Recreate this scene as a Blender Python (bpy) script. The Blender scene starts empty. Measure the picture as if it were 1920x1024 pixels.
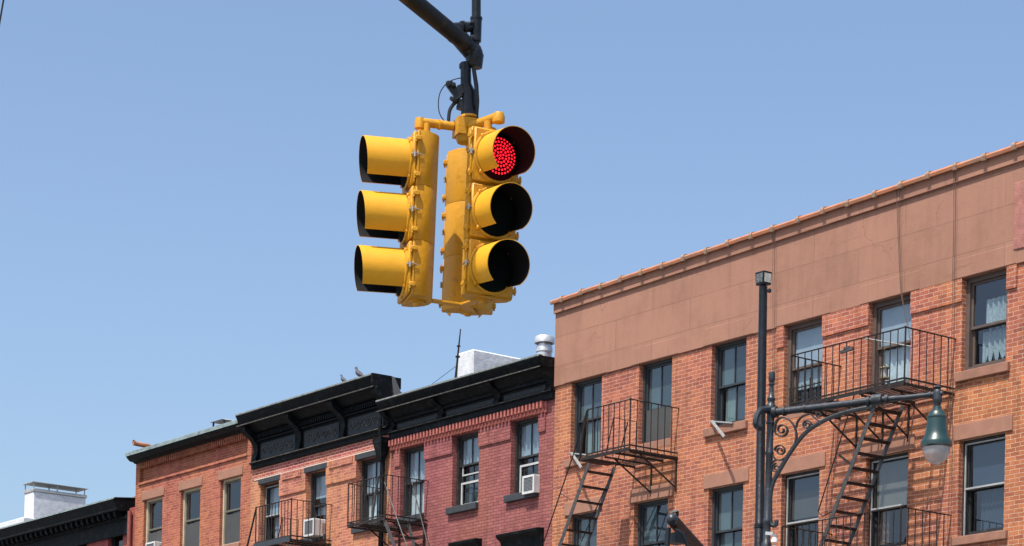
import bpy, bmesh, math, random
from mathutils import Vector, Matrix
random.seed(7)
S = bpy.context.scene
COL = S.collection
R = math.radians
# ---------------------------------------------------------------- camera
FPX, YAW, ROLL, PX0, PY0 = 4309.0, 0.92438, 0.021912, 960.0, 1683.3
CAM = Vector((0, -30, 1.6))
rt = Vector((math.cos(YAW), math.sin(YAW), 0)); fw = Vector((-math.sin(YAW), math.cos(YAW), 0)); up = Vector((0, 0, 1))
r3 = rt*math.cos(ROLL)+up*math.sin(ROLL); u3 = up*math.cos(ROLL)-rt*math.sin(ROLL)
cd = bpy.data.cameras.new('camera'); cam = bpy.data.objects.new('camera', cd); COL.objects.link(cam)
cam.matrix_world = Matrix(((r3.x, u3.x, -fw.x, CAM.x), (r3.y, u3.y, -fw.y, CAM.y), (r3.z, u3.z, -fw.z, CAM.z), (0, 0, 0, 1)))
cd.sensor_width = 36; cd.sensor_fit = 'HORIZONTAL'; cd.lens = FPX/1920*36; cd.shift_y = (PY0-512)/1920
cd.clip_start = .1; cd.clip_end = 3000
S.camera = cam
# ---------------------------------------------------------------- sky and sun
SUN = Vector((0.26, -1, 2.1)).normalized()
w = bpy.data.worlds.new("World"); S.world = w; w.use_nodes = True
nt = w.node_tree; bg = nt.nodes['Background']
sky = nt.nodes.new('ShaderNodeTexSky'); sky.sky_type = 'NISHITA'; sky.sun_disc = False
sky.sun_elevation = math.asin(SUN.z); sky.sun_rotation = math.atan2(SUN.x, SUN.y)
sky.altitude = 0; sky.air_density = 1.0; sky.dust_density = 3.0; sky.ozone_density = 3.0
tint = nt.nodes.new('ShaderNodeMix'); tint.data_type = 'RGBA'; tint.blend_type = 'MULTIPLY'; tint.inputs[0].default_value = 1; tint.inputs[7].default_value = (1.015, 1.025, 1.02, 1)
nt.links.new(sky.outputs[0], tint.inputs[6]); nt.links.new(tint.outputs[2], bg.inputs[0]); bg.inputs[1].default_value = 0.118
sd = bpy.data.lights.new('sun', 'SUN'); sd.energy = 3.95; sd.angle = R(.5); sd.color = (1, .95, .87)
so = bpy.data.objects.new('sun', sd); COL.objects.link(so); so.rotation_euler = SUN.to_track_quat('Z', 'Y').to_euler(); so.location = SUN*60
S.view_settings.view_transform = 'Standard'; S.view_settings.look = 'None'; S.view_settings.exposure = 0.75; S.view_settings.gamma = 1

# ---------------------------------------------------------------- measuring helpers
def ray(px, py):
    return r3*((px-PX0)/FPX)+u3*(-(py-PY0)/FPX)+fw
def P(px, py, Y=0.0):                       # point of the plane y = Y seen at a photo pixel
    d = ray(px, py); return CAM+d*((Y-CAM.y)/d.y)
def D(px, py, dep):                         # point at a distance along the view
    return CAM+ray(px, py)*dep
def PV(px, py, o, dh):                      # point of the vertical plane through o along dh
    n = Vector((-dh.y, dh.x, 0)); d = ray(px, py); return CAM+d*((o-CAM).dot(n)/d.dot(n))
def camdir(a, b):
    v = rt*a+fw*b; v.z = 0; return v.normalized()

# ---------------------------------------------------------------- mesh helpers
class MB:
    def __init__(s, org=None):
        s.v = []; s.f = []; s.m = []; s.o = Vector(org) if org is not None else Vector((0, 0, 0)); s.smooth = []
    def add(s, vs, fs, mat=0, smooth=False):
        b = len(s.v); s.v += [Vector(v) for v in vs]; s.f += [[b+i for i in f] for f in fs]
        s.m += [mat]*len(fs); s.smooth += [smooth]*len(fs); return s
    def quad(s, a, b, c, d, mat=0): return s.add([a, b, c, d], [(0, 1, 2, 3)], mat)
    def hexa(s, p, mat=0):                  # 8 points: bottom 4 then top 4 (same order)
        return s.add(p, [(3, 2, 1, 0), (4, 5, 6, 7), (0, 1, 5, 4), (1, 2, 6, 5), (2, 3, 7, 6), (3, 0, 4, 7)], mat)
    def box(s, a, b, mat=0):
        x0, y0, z0 = [min(a[i], b[i]) for i in range(3)]; x1, y1, z1 = [max(a[i], b[i]) for i in range(3)]
        return s.hexa([(x0, y0, z0), (x1, y0, z0), (x1, y1, z0), (x0, y1, z0), (x0, y0, z1), (x1, y0, z1), (x1, y1, z1), (x0, y1, z1)], mat)
    def bbox(s, a, b, c=.006, mat=0):       # box with chamfered edges
        x0, y0, z0 = [min(a[i], b[i]) for i in range(3)]; x1, y1, z1 = [max(a[i], b[i]) for i in range(3)]
        c = min(c, (x1-x0)/3, (y1-y0)/3, (z1-z0)/3)
        bm = bmesh.new(); bmesh.ops.create_cube(bm, size=1)
        for v in bm.verts:
            v.co = Vector(((x0+x1)/2+v.co.x*(x1-x0), (y0+y1)/2+v.co.y*(y1-y0), (z0+z1)/2+v.co.z*(z1-z0)))
        bmesh.ops.bevel(bm, geom=list(bm.edges), offset=c, segments=1, affect='EDGES')
        bm.verts.index_update(); s.add([v.co.copy() for v in bm.verts], [[v.index for v in f.verts] for f in bm.faces], mat); bm.free(); return s
    def tube(s, pts, r, n=8, mat=0, cap=True, smooth=True):
        pts = [Vector(p) for p in pts]; rs = r if isinstance(r, (list, tuple)) else [r]*len(pts)
        vs = []; fs = []; pn = None
        for i, p in enumerate(pts):
            t = (pts[min(i+1, len(pts)-1)]-pts[max(i-1, 0)]).normalized()
            if pn is None:
                a = Vector((0, 0, 1)) if abs(t.z) < .9 else Vector((1, 0, 0)); pn = t.cross(a).normalized()
            pn = (pn-t*pn.dot(t)).normalized(); q = t.cross(pn)
            for k in range(n):
                an = 2*math.pi*(k+.5)/n; vs.append(p+(pn*math.cos(an)+q*math.sin(an))*rs[i])
        for i in range(len(pts)-1):
            for k in range(n):
                fs.append((i*n+k, i*n+(k+1) % n, (i+1)*n+(k+1) % n, (i+1)*n+k))
        s.add(vs, fs, mat, smooth and n > 4)
        if cap:
            b = len(s.v)-len(vs); s.f += [[b+k for k in range(n)][::-1], [b+(len(pts)-1)*n+k for k in range(n)]]; s.m += [mat, mat]; s.smooth += [False, False]
        return s
    def bar(s, a, b, wd, ht, side=None, mat=0):   # rectangular bar a->b, wd across 'side', ht the other way
        a = Vector(a); b = Vector(b); t = (b-a).normalized()
        sd_ = Vector(side) if side is not None else Vector((0, 1, 0)); sd_ = (sd_-t*sd_.dot(t)).normalized(); u = t.cross(sd_)
        h = []
        for p in (a, b):
            h += [p-sd_*wd/2-u*ht/2, p+sd_*wd/2-u*ht/2, p+sd_*wd/2+u*ht/2, p-sd_*wd/2+u*ht/2]
        return s.add(h, [(3, 2, 1, 0), (4, 5, 6, 7), (0, 1, 5, 4), (1, 2, 6, 5), (2, 3, 7, 6), (3, 0, 4, 7)], mat)
    def lathe(s, c, prof, n=24, axis=None, mat=0, a0=0, a1=2*math.pi, smooth=True):  # prof [(r,h)] along axis
        c = Vector(c); ax = Vector(axis).normalized() if axis is not None else Vector((0, 0, 1))
        a = Vector((0, 0, 1)) if abs(ax.z) < .9 else Vector((1, 0, 0)); e1 = a.cross(ax).normalized(); e2 = ax.cross(e1)
        full = abs(a1-a0-2*math.pi) < 1e-6; m = n if full else n+1; vs = []; fs = []
        for (r, h) in prof:
            for k in range(m):
                an = a0+(a1-a0)*k/n; vs.append(c+ax*h+(e1*math.cos(an)+e2*math.sin(an))*max(r, 1e-4))
        for i in range(len(prof)-1):
            for k in range(n):
                k2 = (k+1) % m; fs.append((i*m+k, i*m+k2, (i+1)*m+k2, (i+1)*m+k))
        return s.add(vs, fs, mat, smooth)
    def prism(s, prof, x0, x1, mat=0):       # closed profile [(y,z)] extruded along x
        n = len(prof); vs = [(x0, y, z) for y, z in prof]+[(x1, y, z) for y, z in prof]
        fs = [(k, (k+1) % n, n+(k+1) % n, n+k) for k in range(n)]+[tuple(range(n))[::-1], tuple(range(n, 2*n))]
        return s.add(vs, fs, mat)
    def prism2(s, prof0, x0, prof1, x1, mat=0):
        n = len(prof0); vs = [(x0, y, z) for y, z in prof0]+[(x1, y, z) for y, z in prof1]
        fs = [(k, (k+1) % n, n+(k+1) % n, n+k) for k in range(n)]+[tuple(range(n))[::-1], tuple(range(n, 2*n))]
        return s.add(vs, fs, mat)
    def build(s, name, mats, parent=None, recalc=True):
        me = bpy.data.meshes.new(name); me.from_pydata([v-s.o for v in s.v], [], s.f)
        for m in (mats if isinstance(mats, (list, tuple)) else [mats]): me.materials.append(m)
        for i, p in enumerate(me.polygons): p.material_index = s.m[i]; p.use_smooth = s.smooth[i]
        bm = bmesh.new(); bm.from_mesh(me)
        if recalc: bmesh.ops.recalc_face_normals(bm, faces=bm.faces); bm.to_mesh(me)
        bm.free()
        if any(s.smooth): me.set_sharp_from_angle(angle=R(40))
        o = bpy.data.objects.new(name, me); COL.objects.link(o)
        if parent is not None: o.parent = parent
        else: o.location = s.o
        return o
def tag(o, label, cat, group=None, kind=None):
    o['label'] = label; o['category'] = cat
    if group: o['group'] = group
    if kind: o['kind'] = kind
    return o
def thing(name, label, cat, loc=(0, 0, 0), group=None):
    o = bpy.data.objects.new(name, None); COL.objects.link(o); o.location = loc; o.empty_display_size = .2
    return tag(o, label, cat, group)
def struct(o): o['kind'] = 'structure'; return o

# ---------------------------------------------------------------- materials
def newmat(name):
    m = bpy.data.materials.new(name); m.use_nodes = True; return m, m.node_tree.nodes, m.node_tree.links, m.node_tree.nodes['Principled BSDF']
def ramp(N, L, src, stops):
    r = N.new('ShaderNodeValToRGB'); e = r.color_ramp.elements
    while len(e) < len(stops): e.new(.5)
    for i, (p, c) in enumerate(stops): e[i].position = p; e[i].color = (*c, 1) if len(c) == 3 else c
    L.new(src, r.inputs[0]); return r.outputs[0]
def mixc(N, L, f, a, b, mode='MIX'):
    m = N.new('ShaderNodeMix'); m.data_type = 'RGBA'; m.blend_type = mode
    for i, x in ((0, f), (6, a), (7, b)):
        if isinstance(x, (int, float)): m.inputs[i].default_value = x
        elif isinstance(x, tuple): m.inputs[i].default_value = (*x, 1)
        else: L.new(x, m.inputs[i])
    return m.outputs[2]
def noise(N, L, vec, scale, det=4, rough=.6):
    n = N.new('ShaderNodeTexNoise'); n.inputs['Scale'].default_value = scale; n.inputs['Detail'].default_value = det; n.inputs['Roughness'].default_value = rough
    L.new(vec, n.inputs['Vector']); return n.outputs[0]
def objco(N): return N.new('ShaderNodeTexCoord').outputs['Object']
def simple(name, col, rough=.6, metal=0, var=.25, vscale=6, bump=.1, bscale=60, dirt=None, spec=.5, coat=0):
    m, N, L, B = newmat(name); oc = objco(N)
    n1 = noise(N, L, oc, vscale)
    dark = tuple(c*(1-var) for c in col); lite = tuple(min(1, c*(1+var)) for c in col)
    c = ramp(N, L, n1, [(.3, dark), (.7, lite)])
    if dirt:
        dcol, amt, sc = dirt; n2 = noise(N, L, oc, sc, 6, .75); f = ramp(N, L, n2, [(1-amt-.08, (0, 0, 0)), (1-amt+.04, (1, 1, 1))]); c = mixc(N, L, f, c, dcol)
    L.new(c, B.inputs['Base Color']); B.inputs['Roughness'].default_value = rough; B.inputs['Metallic'].default_value = metal
    B.inputs['Specular IOR Level'].default_value = spec; B.inputs['Coat Weight'].default_value = coat
    n3 = noise(N, L, oc, bscale, 5); bp = N.new('ShaderNodeBump'); bp.inputs['Strength'].default_value = bump; bp.inputs['Distance'].default_value = .02
    L.new(n3, bp.inputs['Height']); L.new(bp.outputs[0], B.inputs['Normal'])
    return m
def xzvec(N, L, off=(0, 0)):
    oc = objco(N); sx = N.new('ShaderNodeSeparateXYZ'); L.new(oc, sx.inputs[0])
    a = N.new('ShaderNodeMath'); a.operation = 'ADD'; L.new(sx.outputs[0], a.inputs[0]); L.new(sx.outputs[1], a.inputs[1])
    cx = N.new('ShaderNodeCombineXYZ'); L.new(a.outputs[0], cx.inputs[0]); L.new(sx.outputs[2], cx.inputs[1])
    ad = N.new('ShaderNodeVectorMath'); ad.operation = 'ADD'; ad.inputs[1].default_value = (off[0], off[1], 0); L.new(cx.outputs[0], ad.inputs[0])
    return oc, ad.outputs[0]
def brick(name, c1, c2, c3, mortar, bw=.215, bh=.0745, ms=.009, patch=.5, bump=.6, off=(0, 0), rot90=False, stain=None, mbump=1, streak=.25, pits=None):
    m, N, L, B = newmat(name); oc, v = xzvec(N, L, off)
    # slight wobble of the courses
    nz = N.new('ShaderNodeTexNoise'); nz.inputs['Scale'].default_value = 3.1; nz.inputs['Detail'].default_value = 3; L.new(oc, nz.inputs['Vector'])
    sub = N.new('ShaderNodeVectorMath'); sub.operation = 'SUBTRACT'; sub.inputs[1].default_value = (.5, .5, .5); L.new(nz.outputs[1], sub.inputs[0])
    sc = N.new('ShaderNodeVectorMath'); sc.operation = 'SCALE'; sc.inputs['Scale'].default_value = .022; L.new(sub.outputs[0], sc.inputs[0])
    ad = N.new('ShaderNodeVectorMath'); ad.operation = 'ADD'; L.new(v, ad.inputs[0]); L.new(sc.outputs[0], ad.inputs[1])
    b = N.new('ShaderNodeTexBrick'); b.inputs['Scale'].default_value = 1; b.inputs['Brick Width'].default_value = bw; b.inputs['Row Height'].default_value = bh
    b.inputs['Mortar Size'].default_value = ms; b.inputs['Mortar Smooth'].default_value = .25; b.inputs['Bias'].default_value = 0; b.offset = .5
    b.inputs['Color1'].default_value = (0, 0, 0, 1); b.inputs['Color2'].default_value = (1, 1, 1, 1); b.inputs['Mortar'].default_value = (.5, .5, .5, 1)
    L.new(ad.outputs[0], b.inputs['Vector'])
    base = ramp(N, L, b.outputs['Color'], [(.05, c1), (.5, c2), (.97, c3)])
    big = ramp(N, L, noise(N, L, oc, .75, 4, .65), [(.4, (0, 0, 0)), (.62, (1, 1, 1))])
    pf = N.new('ShaderNodeMath'); pf.operation = 'MULTIPLY'; pf.inputs[1].default_value = patch; L.new(big, pf.inputs[0])
    base = mixc(N, L, pf.outputs[0], base, c3)
    fine = ramp(N, L, noise(N, L, oc, 55, 5, .75), [(.3, (.7, .7, .7)), (.7, (1.18, 1.18, 1.18))])
    base = mixc(N, L, 1.0, base, fine, 'MULTIPLY')
    mid = ramp(N, L, noise(N, L, oc, 9, 4, .7), [(.3, (.84, .84, .84)), (.7, (1.1, 1.1, 1.1))])
    base = mixc(N, L, 1.0, base, mid, 'MULTIPLY')
    mcol = mixc(N, L, ramp(N, L, noise(N, L, oc, 22, 4, .7), [(.42, (0, 0, 0)), (.6, (1, 1, 1))]), mortar, tuple(.5*x+.5*y for x, y in zip(mortar, c2)))
    col = mixc(N, L, b.outputs['Fac'], base, mcol)
    if stain:
        s1 = ramp(N, L, noise(N, L, oc, 2.3, 7, .8), [(1-stain[1]-.04, (0, 0, 0)), (1-stain[1]+.04, (1, 1, 1))]); col = mixc(N, L, s1, col, stain[0])
    if pits:
        pm = ramp(N, L, noise(N, L, oc, 11, 8, .85), [(.61, (0, 0, 0)), (.66, (1, 1, 1))]); pz = ramp(N, L, noise(N, L, oc, 1.3, 3), [(.48, (0, 0, 0)), (.6, (.8, .8, .8))])
        pk = N.new('ShaderNodeMath'); pk.operation = 'MULTIPLY'; L.new(pm, pk.inputs[0]); L.new(pz, pk.inputs[1]); col = mixc(N, L, pk.outputs[0], col, pits)
    mp = N.new('ShaderNodeMapping'); mp.inputs['Scale'].default_value = (3.2, 3.2, .45); L.new(oc, mp.inputs[0])
    k_ = 1-streak; col = mixc(N, L, 1., col, ramp(N, L, noise(N, L, mp.outputs[0], 1.1, 6, .7), [(.32, (k_, k_, k_)), (.52, (1, 1, 1)), (.75, (1.06, 1.05, 1.04))]), 'MULTIPLY')
    col = mixc(N, L, 1., col, ramp(N, L, noise(N, L, oc, .5, 5, .7), [(.3, (.82, .82, .83)), (.6, (1.04, 1.03, 1.02))]), 'MULTIPLY')
    col = mixc(N, L, 1., col, ramp(N, L, noise(N, L, oc, .37, 3, .5), [(.38, (.97, .90, 1.02)), (.5, (1, 1, 1)), (.62, (1.06, 1.10, .94))]), 'MULTIPLY')
    rp = ramp(N, L, noise(N, L, oc, 1.05, 6, .7), [(.63, (0, 0, 0)), (.66, (.38, .38, .38))]); col = mixc(N, L, rp, col, tuple(.55*x+.45*y for x, y in zip(c2, mortar)))
    L.new(col, B.inputs['Base Color']); B.inputs['Roughness'].default_value = .88; B.inputs['Specular IOR Level'].default_value = .25
    inv = N.new('ShaderNodeMath'); inv.operation = 'MULTIPLY_ADD'; inv.inputs[1].default_value = -mbump; inv.inputs[2].default_value = 1; L.new(b.outputs['Fac'], inv.inputs[0])
    h = N.new('ShaderNodeMath'); h.operation = 'MULTIPLY_ADD'; h.inputs[1].default_value = .5; L.new(noise(N, L, oc, 40, 4), h.inputs[0]); L.new(inv.outputs[0], h.inputs[2])
    bp = N.new('ShaderNodeBump'); bp.inputs['Strength'].default_value = bump; bp.inputs['Distance'].default_value = .012
    L.new(h.outputs[0], bp.inputs['Height']); L.new(bp.outputs[0], B.inputs['Normal'])
    return m
M = {}
M['brickD'] = brick('orange_brick', (.30, .094, .056), (.385, .128, .070), (.49, .170, .076), (.54, .37, .28), patch=.34, ms=.0068, streak=.35)
M['brickA'] = brick('old_red_brick', (.28, .078, .045), (.37, .11, .06), (.45, .15, .075), (.46, .28, .20), bw=.205, bh=.068, ms=.006, patch=.3)
M['brickB'] = brick('worn_brick', (.32, .10, .062), (.44, .15, .085), (.56, .22, .10), (.52, .37, .28), bw=.21, bh=.070, ms=.0068, patch=.5)
M['brickBred'] = brick('new_red_brick', (.34, .075, .06), (.41, .095, .07), (.44, .13, .08), (.62, .48, .38), bw=.21, bh=.070, ms=.008, patch=.2)
M['brickC'] = brick('painted_red_brick', (.27, .090, .082), (.315, .108, .097), (.355, .126, .112), (.12, .034, .032), bw=.21, bh=.070, ms=.0055, patch=.3, bump=1.0, stain=((.40, .13, .065), .30), pits=(.10, .03, .028))
M['brickZ'] = brick('far_red_brick', (.30, .07, .06), (.33, .085, .075), (.36, .1, .08), (.28, .07, .065), bw=.21, bh=.070, ms=.006, patch=.2)
M['corbelC'] = simple('painted_corbel', (.36, .105, .085), .85, var=.25, vscale=14, bump=.5, dirt=((.42, .15, .08), .36, 5))
M['terracotta'] = simple('terracotta', (.46, .175, .085), .7, var=.18, vscale=5, bump=.3, dirt=((.33, .18, .11), .42, 4))
M['oldtile'] = simple('old_terracotta', (.30, .12, .06), .8, var=.3); M['joint'] = simple('cement_collar', (.30, .19, .13), .9, var=.3, vscale=20)
M['lintel'] = simple('brownstone_paint', (.30, .145, .095), .85, var=.12, vscale=4, bump=.35, bscale=90)
M['sillD'] = simple('brownstone_sill', (.27, .13, .085), .85, var=.15, vscale=5, bump=.35, bscale=90)
M['patch'] = simple('pink_patch', (.32, .13, .105), .85, var=.25, vscale=6, bump=.5, bscale=40)
def stucco():
    m, N, L, B = newmat('brown_stucco'); oc, v = xzvec(N, L, (.3, .12))
    b = N.new('ShaderNodeTexBrick'); b.inputs['Scale'].default_value = 1; b.inputs['Brick Width'].default_value = 2.3; b.inputs['Row Height'].default_value = .62
    b.inputs['Mortar Size'].default_value = .008; b.inputs['Mortar Smooth'].default_value = .2
    b.inputs['Color1'].default_value = (0, 0, 0, 1); b.inputs['Color2'].default_value = (1, 1, 1, 1)
    L.new(v, b.inputs['Vector'])
    base = ramp(N, L, b.outputs['Color'], [(.0, (.305, .158, .110)), (1, (.34, .176, .122))])
    big = ramp(N, L, noise(N, L, oc, .9, 7, .68), [(.3, (.84, .83, .81)), (.5, (.99, .99, .99)), (.7, (1.08, 1.07, 1.06))])
    mp = N.new('ShaderNodeMapping'); mp.inputs['Scale'].default_value = (6, 6, .5); L.new(oc, mp.inputs[0])
    st = ramp(N, L, noise(N, L, mp.outputs[0], 1.4, 5, .7), [(.25, (.90, .895, .89)), (.5, (.99, .99, .99)), (.75, (1.04, 1.04, 1.04))])
    fine = ramp(N, L, noise(N, L, oc, 70, 4, .8), [(.25, (.86, .86, .86)), (.75, (1.1, 1.1, 1.1))])
    col = mixc(N, L, 1., mixc(N, L, 1., mixc(N, L, 1., base, big, 'MULTIPLY'), st, 'MULTIPLY'), fine, 'MULTIPLY')
    brk = ramp(N, L, noise(N, L, oc, 1.7, 3), [(.34, (.25, .25, .25)), (.55, (1, 1, 1))])
    mf = N.new('ShaderNodeMath'); mf.operation = 'MULTIPLY'; L.new(b.outputs['Fac'], mf.inputs[0]); L.new(brk, mf.inputs[1])
    mf2 = N.new('ShaderNodeMath'); mf2.operation = 'MULTIPLY'; mf2.inputs[1].default_value = .5; L.new(mf.outputs[0], mf2.inputs[0])
    col = mixc(N, L, mf2.outputs[0], col, (.15, .07, .05))
    vo = N.new('ShaderNodeTexVoronoi'); vo.feature = 'DISTANCE_TO_EDGE'; vo.inputs['Scale'].default_value = .55
    wz = N.new('ShaderNodeTexNoise'); wz.inputs['Scale'].default_value = 2.6; wz.inputs['Detail'].default_value = 6; L.new(oc, wz.inputs['Vector'])
    wm = N.new('ShaderNodeVectorMath'); wm.operation = 'MULTIPLY_ADD'; wm.inputs[1].default_value = (.5, .5, .5); L.new(wz.outputs[1], wm.inputs[0]); L.new(oc, wm.inputs[2]); L.new(wm.outputs[0], vo.inputs['Vector'])
    ck = ramp(N, L, vo.outputs['Distance'], [(0, (1, 1, 1)), (.006, (0, 0, 0))]); ckm = N.new('ShaderNodeMath'); ckm.operation = 'MULTIPLY'; L.new(ck, ckm.inputs[0]); L.new(ramp(N, L, noise(N, L, oc, .6, 3), [(.5, (0, 0, 0)), (.62, (.6, .6, .6))]), ckm.inputs[1])
    col = mixc(N, L, ckm.outputs[0], col, (.12, .06, .045))
    L.new(col, B.inputs['Base Color']); B.inputs['Roughness'].default_value = .9; B.inputs['Specular IOR Level'].default_value = .2
    bp = N.new('ShaderNodeBump'); bp.inputs['Strength'].default_value = .45; bp.inputs['Distance'].default_value = .01
    L.new(noise(N, L, oc, 45, 6, .7), bp.inputs['Height']); L.new(bp.outputs[0], B.inputs['Normal']); return m
M['stucco'] = stucco()
M['black'] = simple('black_painted_metal', (.010, .012, .015), .42, var=.4, vscale=7, bump=.25, bscale=30, dirt=((.07, .072, .075), .36, 9))
M['cornice'] = simple('black_painted_cornice', (.0045, .006, .0078), .6, var=.5, vscale=4, bump=.4, bscale=25, dirt=((.022, .025, .025), .38, 6), spec=.12)
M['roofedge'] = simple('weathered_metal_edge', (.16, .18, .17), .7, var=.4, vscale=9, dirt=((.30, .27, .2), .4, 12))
M['dustyhighlight'] = simple('dusty_highlight_edge', (.045, .043, .038), .8, var=.5, vscale=9, dirt=((.11, .10, .08), .42, 9)); M['gutter'] = simple('grey_green_gutter', (.20, .25, .25), .6, var=.3, vscale=4, dirt=((.06, .07, .07), .38, 7))  # first one: dusty black, lightened to carry painted edge highlights
M['frieze'] = simple('frieze_panel', (.008, .012, .017), .6, var=.6, vscale=16, bump=1.0, bscale=22, dirt=((.05, .058, .066), .38, 22))
M['iron'] = simple('dark_iron', (.015, .012, .011), .65, var=.5, vscale=12, bump=.4, bscale=50, dirt=((.05, .026, .018), .40, 14), spec=.3)
M['irongrey'] = simple('worn_grey_iron', (.05, .048, .048), .5, var=.4, vscale=14, dirt=((.11, .065, .045), .36, 20))
M['slate'] = simple('slate_window_frame', (.030, .035, .041), .45, var=.12)
M['brownframe'] = simple('brown_window_frame', (.095, .066, .055), .55, var=.2)
M['blackframe'] = simple('black_window_frame', (.022, .022, .023), .5, var=.3, dirt=((.2, .18, .15), .33, 18))
M['silver'] = simple('aluminium_frame', (.38, .38, .37), .45, metal=.2, var=.15)
M['creamframe'] = simple('cream_frame', (.50, .43, .31), .6, var=.12)
M['olive'] = simple('olive_sash', (.12, .115, .09), .55, var=.15)
M['whiteframe'] = simple('white_frame', (.45, .45, .44), .5, var=.1)
M['darksill'] = simple('slate_painted_stone', (.030, .034, .039), .7, var=.25, vscale=8, bump=.4)
M['white'] = simple('white_painted_brick', (.58, .59, .61), .75, var=.14, vscale=5, bump=.5, bscale=12, dirt=((.45, .45, .46), .36, 4))
M['steel'] = simple('galvanised_steel', (.60, .60, .60), .35, metal=.55, var=.2, vscale=8)
M['greywhite'] = simple('weathered_white_metal', (.30, .30, .29), .6, var=.25, vscale=20, dirt=((.22, .17, .13), .38, 18)); M['acwhite'] = simple('white_plastic', (.56, .56, .545), .5, var=.08)
M['acgrille'] = simple('grey_grille', (.15, .16, .17), .7, var=.2, vscale=40)
M['aclabel'] = simple('brown_label', (.30, .20, .16), .6, var=.5, vscale=30)
M['roof'] = simple('tar_roof', (.12, .12, .12), .9, var=.3, vscale=2)
M['asphalt'] = simple('asphalt', (.05, .05, .052), .9, var=.2, vscale=2, bump=.5, bscale=40)
M['concrete'] = simple('concrete_pavement', (.30, .29, .27), .85, var=.12, vscale=2, bump=.2)
M['ground'] = simple('city_ground', (.12, .12, .11), .9, var=.2, vscale=1)
def interior(name, col, r=.9): return simple(name, col, r, var=.12, vscale=3, bump=0)
M['dark'] = interior('dark_room', (.02, .024, .028)); M['teal'] = interior('teal_shade', (.05, .075, .083)); M['blueroom'] = interior('blue_room', (.035, .06, .10))
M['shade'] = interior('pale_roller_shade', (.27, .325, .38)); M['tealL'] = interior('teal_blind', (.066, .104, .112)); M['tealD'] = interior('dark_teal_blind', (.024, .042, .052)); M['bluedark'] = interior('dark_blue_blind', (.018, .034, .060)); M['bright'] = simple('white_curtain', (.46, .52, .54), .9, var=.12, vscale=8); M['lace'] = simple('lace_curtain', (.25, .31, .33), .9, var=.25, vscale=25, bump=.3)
M['mortar'] = simple('pale_mortar', (.62, .52, .42), .9, var=.1); M['curtain'] = simple('grey_white_curtain', (.26, .32, .37), .9, var=.1, vscale=6); M['greenish'] = interior('green_grey_curtain', (.14, .20, .185))
M['screen'] = interior('grey_insect_screen', (.05, .052, .052)); M['greyshade'] = simple('grey_blackout_shade', (.13, .125, .11), .9, var=.12, vscale=5)
M['wood'] = interior('warm_curtain', (.13, .075, .045))
def glassmat():
    m, N, L, B = newmat('window_glass'); N.remove(B)
    tr = N.new('ShaderNodeBsdfTransparent'); tr.inputs[0].default_value = (.84, .89, .90, 1)
    gl = N.new('ShaderNodeBsdfGlossy'); gl.inputs['Roughness'].default_value = .015; gl.inputs[0].default_value = (.95, .97, 1, 1)
    bp = N.new('ShaderNodeBump'); bp.inputs['Strength'].default_value = .06; bp.inputs['Distance'].default_value = .01
    L.new(noise(N, L, objco(N), 2.2, 2), bp.inputs['Height']); L.new(bp.outputs[0], gl.inputs['Normal'])
    ge = N.new('ShaderNodeNewGeometry'); dt = N.new('ShaderNodeVectorMath'); dt.operation = 'DOT_PRODUCT'; L.new(ge.outputs['Incoming'], dt.inputs[0]); L.new(bp.outputs[0], dt.inputs[1])
    def mth(op, x, y=None):
        k = N.new('ShaderNodeMath'); k.operation = op
        for i, q in enumerate((x, y)):
            if q is None: continue
            if isinstance(q, (int, float)): k.inputs[i].default_value = q
            else: L.new(q, k.inputs[i])
        return k.outputs[0]
    f5 = mth('POWER', mth('SUBTRACT', 1, mth('ABSOLUTE', dt.outputs['Value'])), 5)
    F = mth('ADD', mth('MULTIPLY', f5, .9), .10)
    mx = N.new('ShaderNodeMixShader'); L.new(F, mx.inputs[0]); L.new(tr.outputs[0], mx.inputs[1]); L.new(gl.outputs[0], mx.inputs[2])
    L.new(mx.outputs[0], N['Material Output'].inputs[0]); return m
M['glass'] = glassmat()
M['yellow'] = simple('signal_yellow_paint', (.53, .25, .008), .48, var=.13, spec=.35, vscale=5, bump=.16, bscale=30, dirt=((.36, .17, .014), .36, 9), coat=.05)
M['yellowvisor'] = simple('visor_yellow', (.62, .30, .013), .55, var=.08, spec=.3, vscale=5, bump=.08, bscale=20, dirt=((.56, .30, .03), .33, 9))
M['visorin'] = simple('visor_black_inside', (.005, .005, .006), .75, var=.2, spec=.2)
M['lensdark'] = simple('unlit_lens', (.002, .0045, .0042), .8, var=.2, spec=.08, bump=0)
M['lensback'] = simple('red_lens_back', (.02, .0008, .002), .8, var=.2, spec=.1)
def led():
    m, N, L, B = newmat('lit_red_led'); B.inputs['Base Color'].default_value = (.8, .01, .02, 1); B.inputs['Emission Color'].default_value = (1, .012, .03, 1); B.inputs['Emission Strength'].default_value = 1.0
    B.inputs['Roughness'].default_value = .3; return m
M['led'] = led()
M['clamp'] = simple('bare_steel_clamp', (.34, .31, .27), .4, metal=.6, var=.3)
M['pole'] = simple('black_gloss_pole', (.007, .009, .012), .33, var=.4, vscale=6, bump=.3, bscale=14, dirt=((.02, .02, .02), .36, 10), spec=.35)
M['armunder'] = simple('weathered_arm', (.007, .0065, .006), .55, var=.4, vscale=5, dirt=((.045, .030, .020), .38, 6), spec=.2)
M['postgrey'] = simple('slate_lamp_post', (.020, .025, .032), .4, var=.3, vscale=7, bump=.25, bscale=20, dirt=((.12, .13, .14), .33, 16))
M['rubber'] = simple('black_cable', (.005, .006, .008), .5, var=.2)
M['greenlamp'] = simple('dark_green_enamel', (.009, .034, .030), .32, var=.15, bump=.03, coat=.5)
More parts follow.
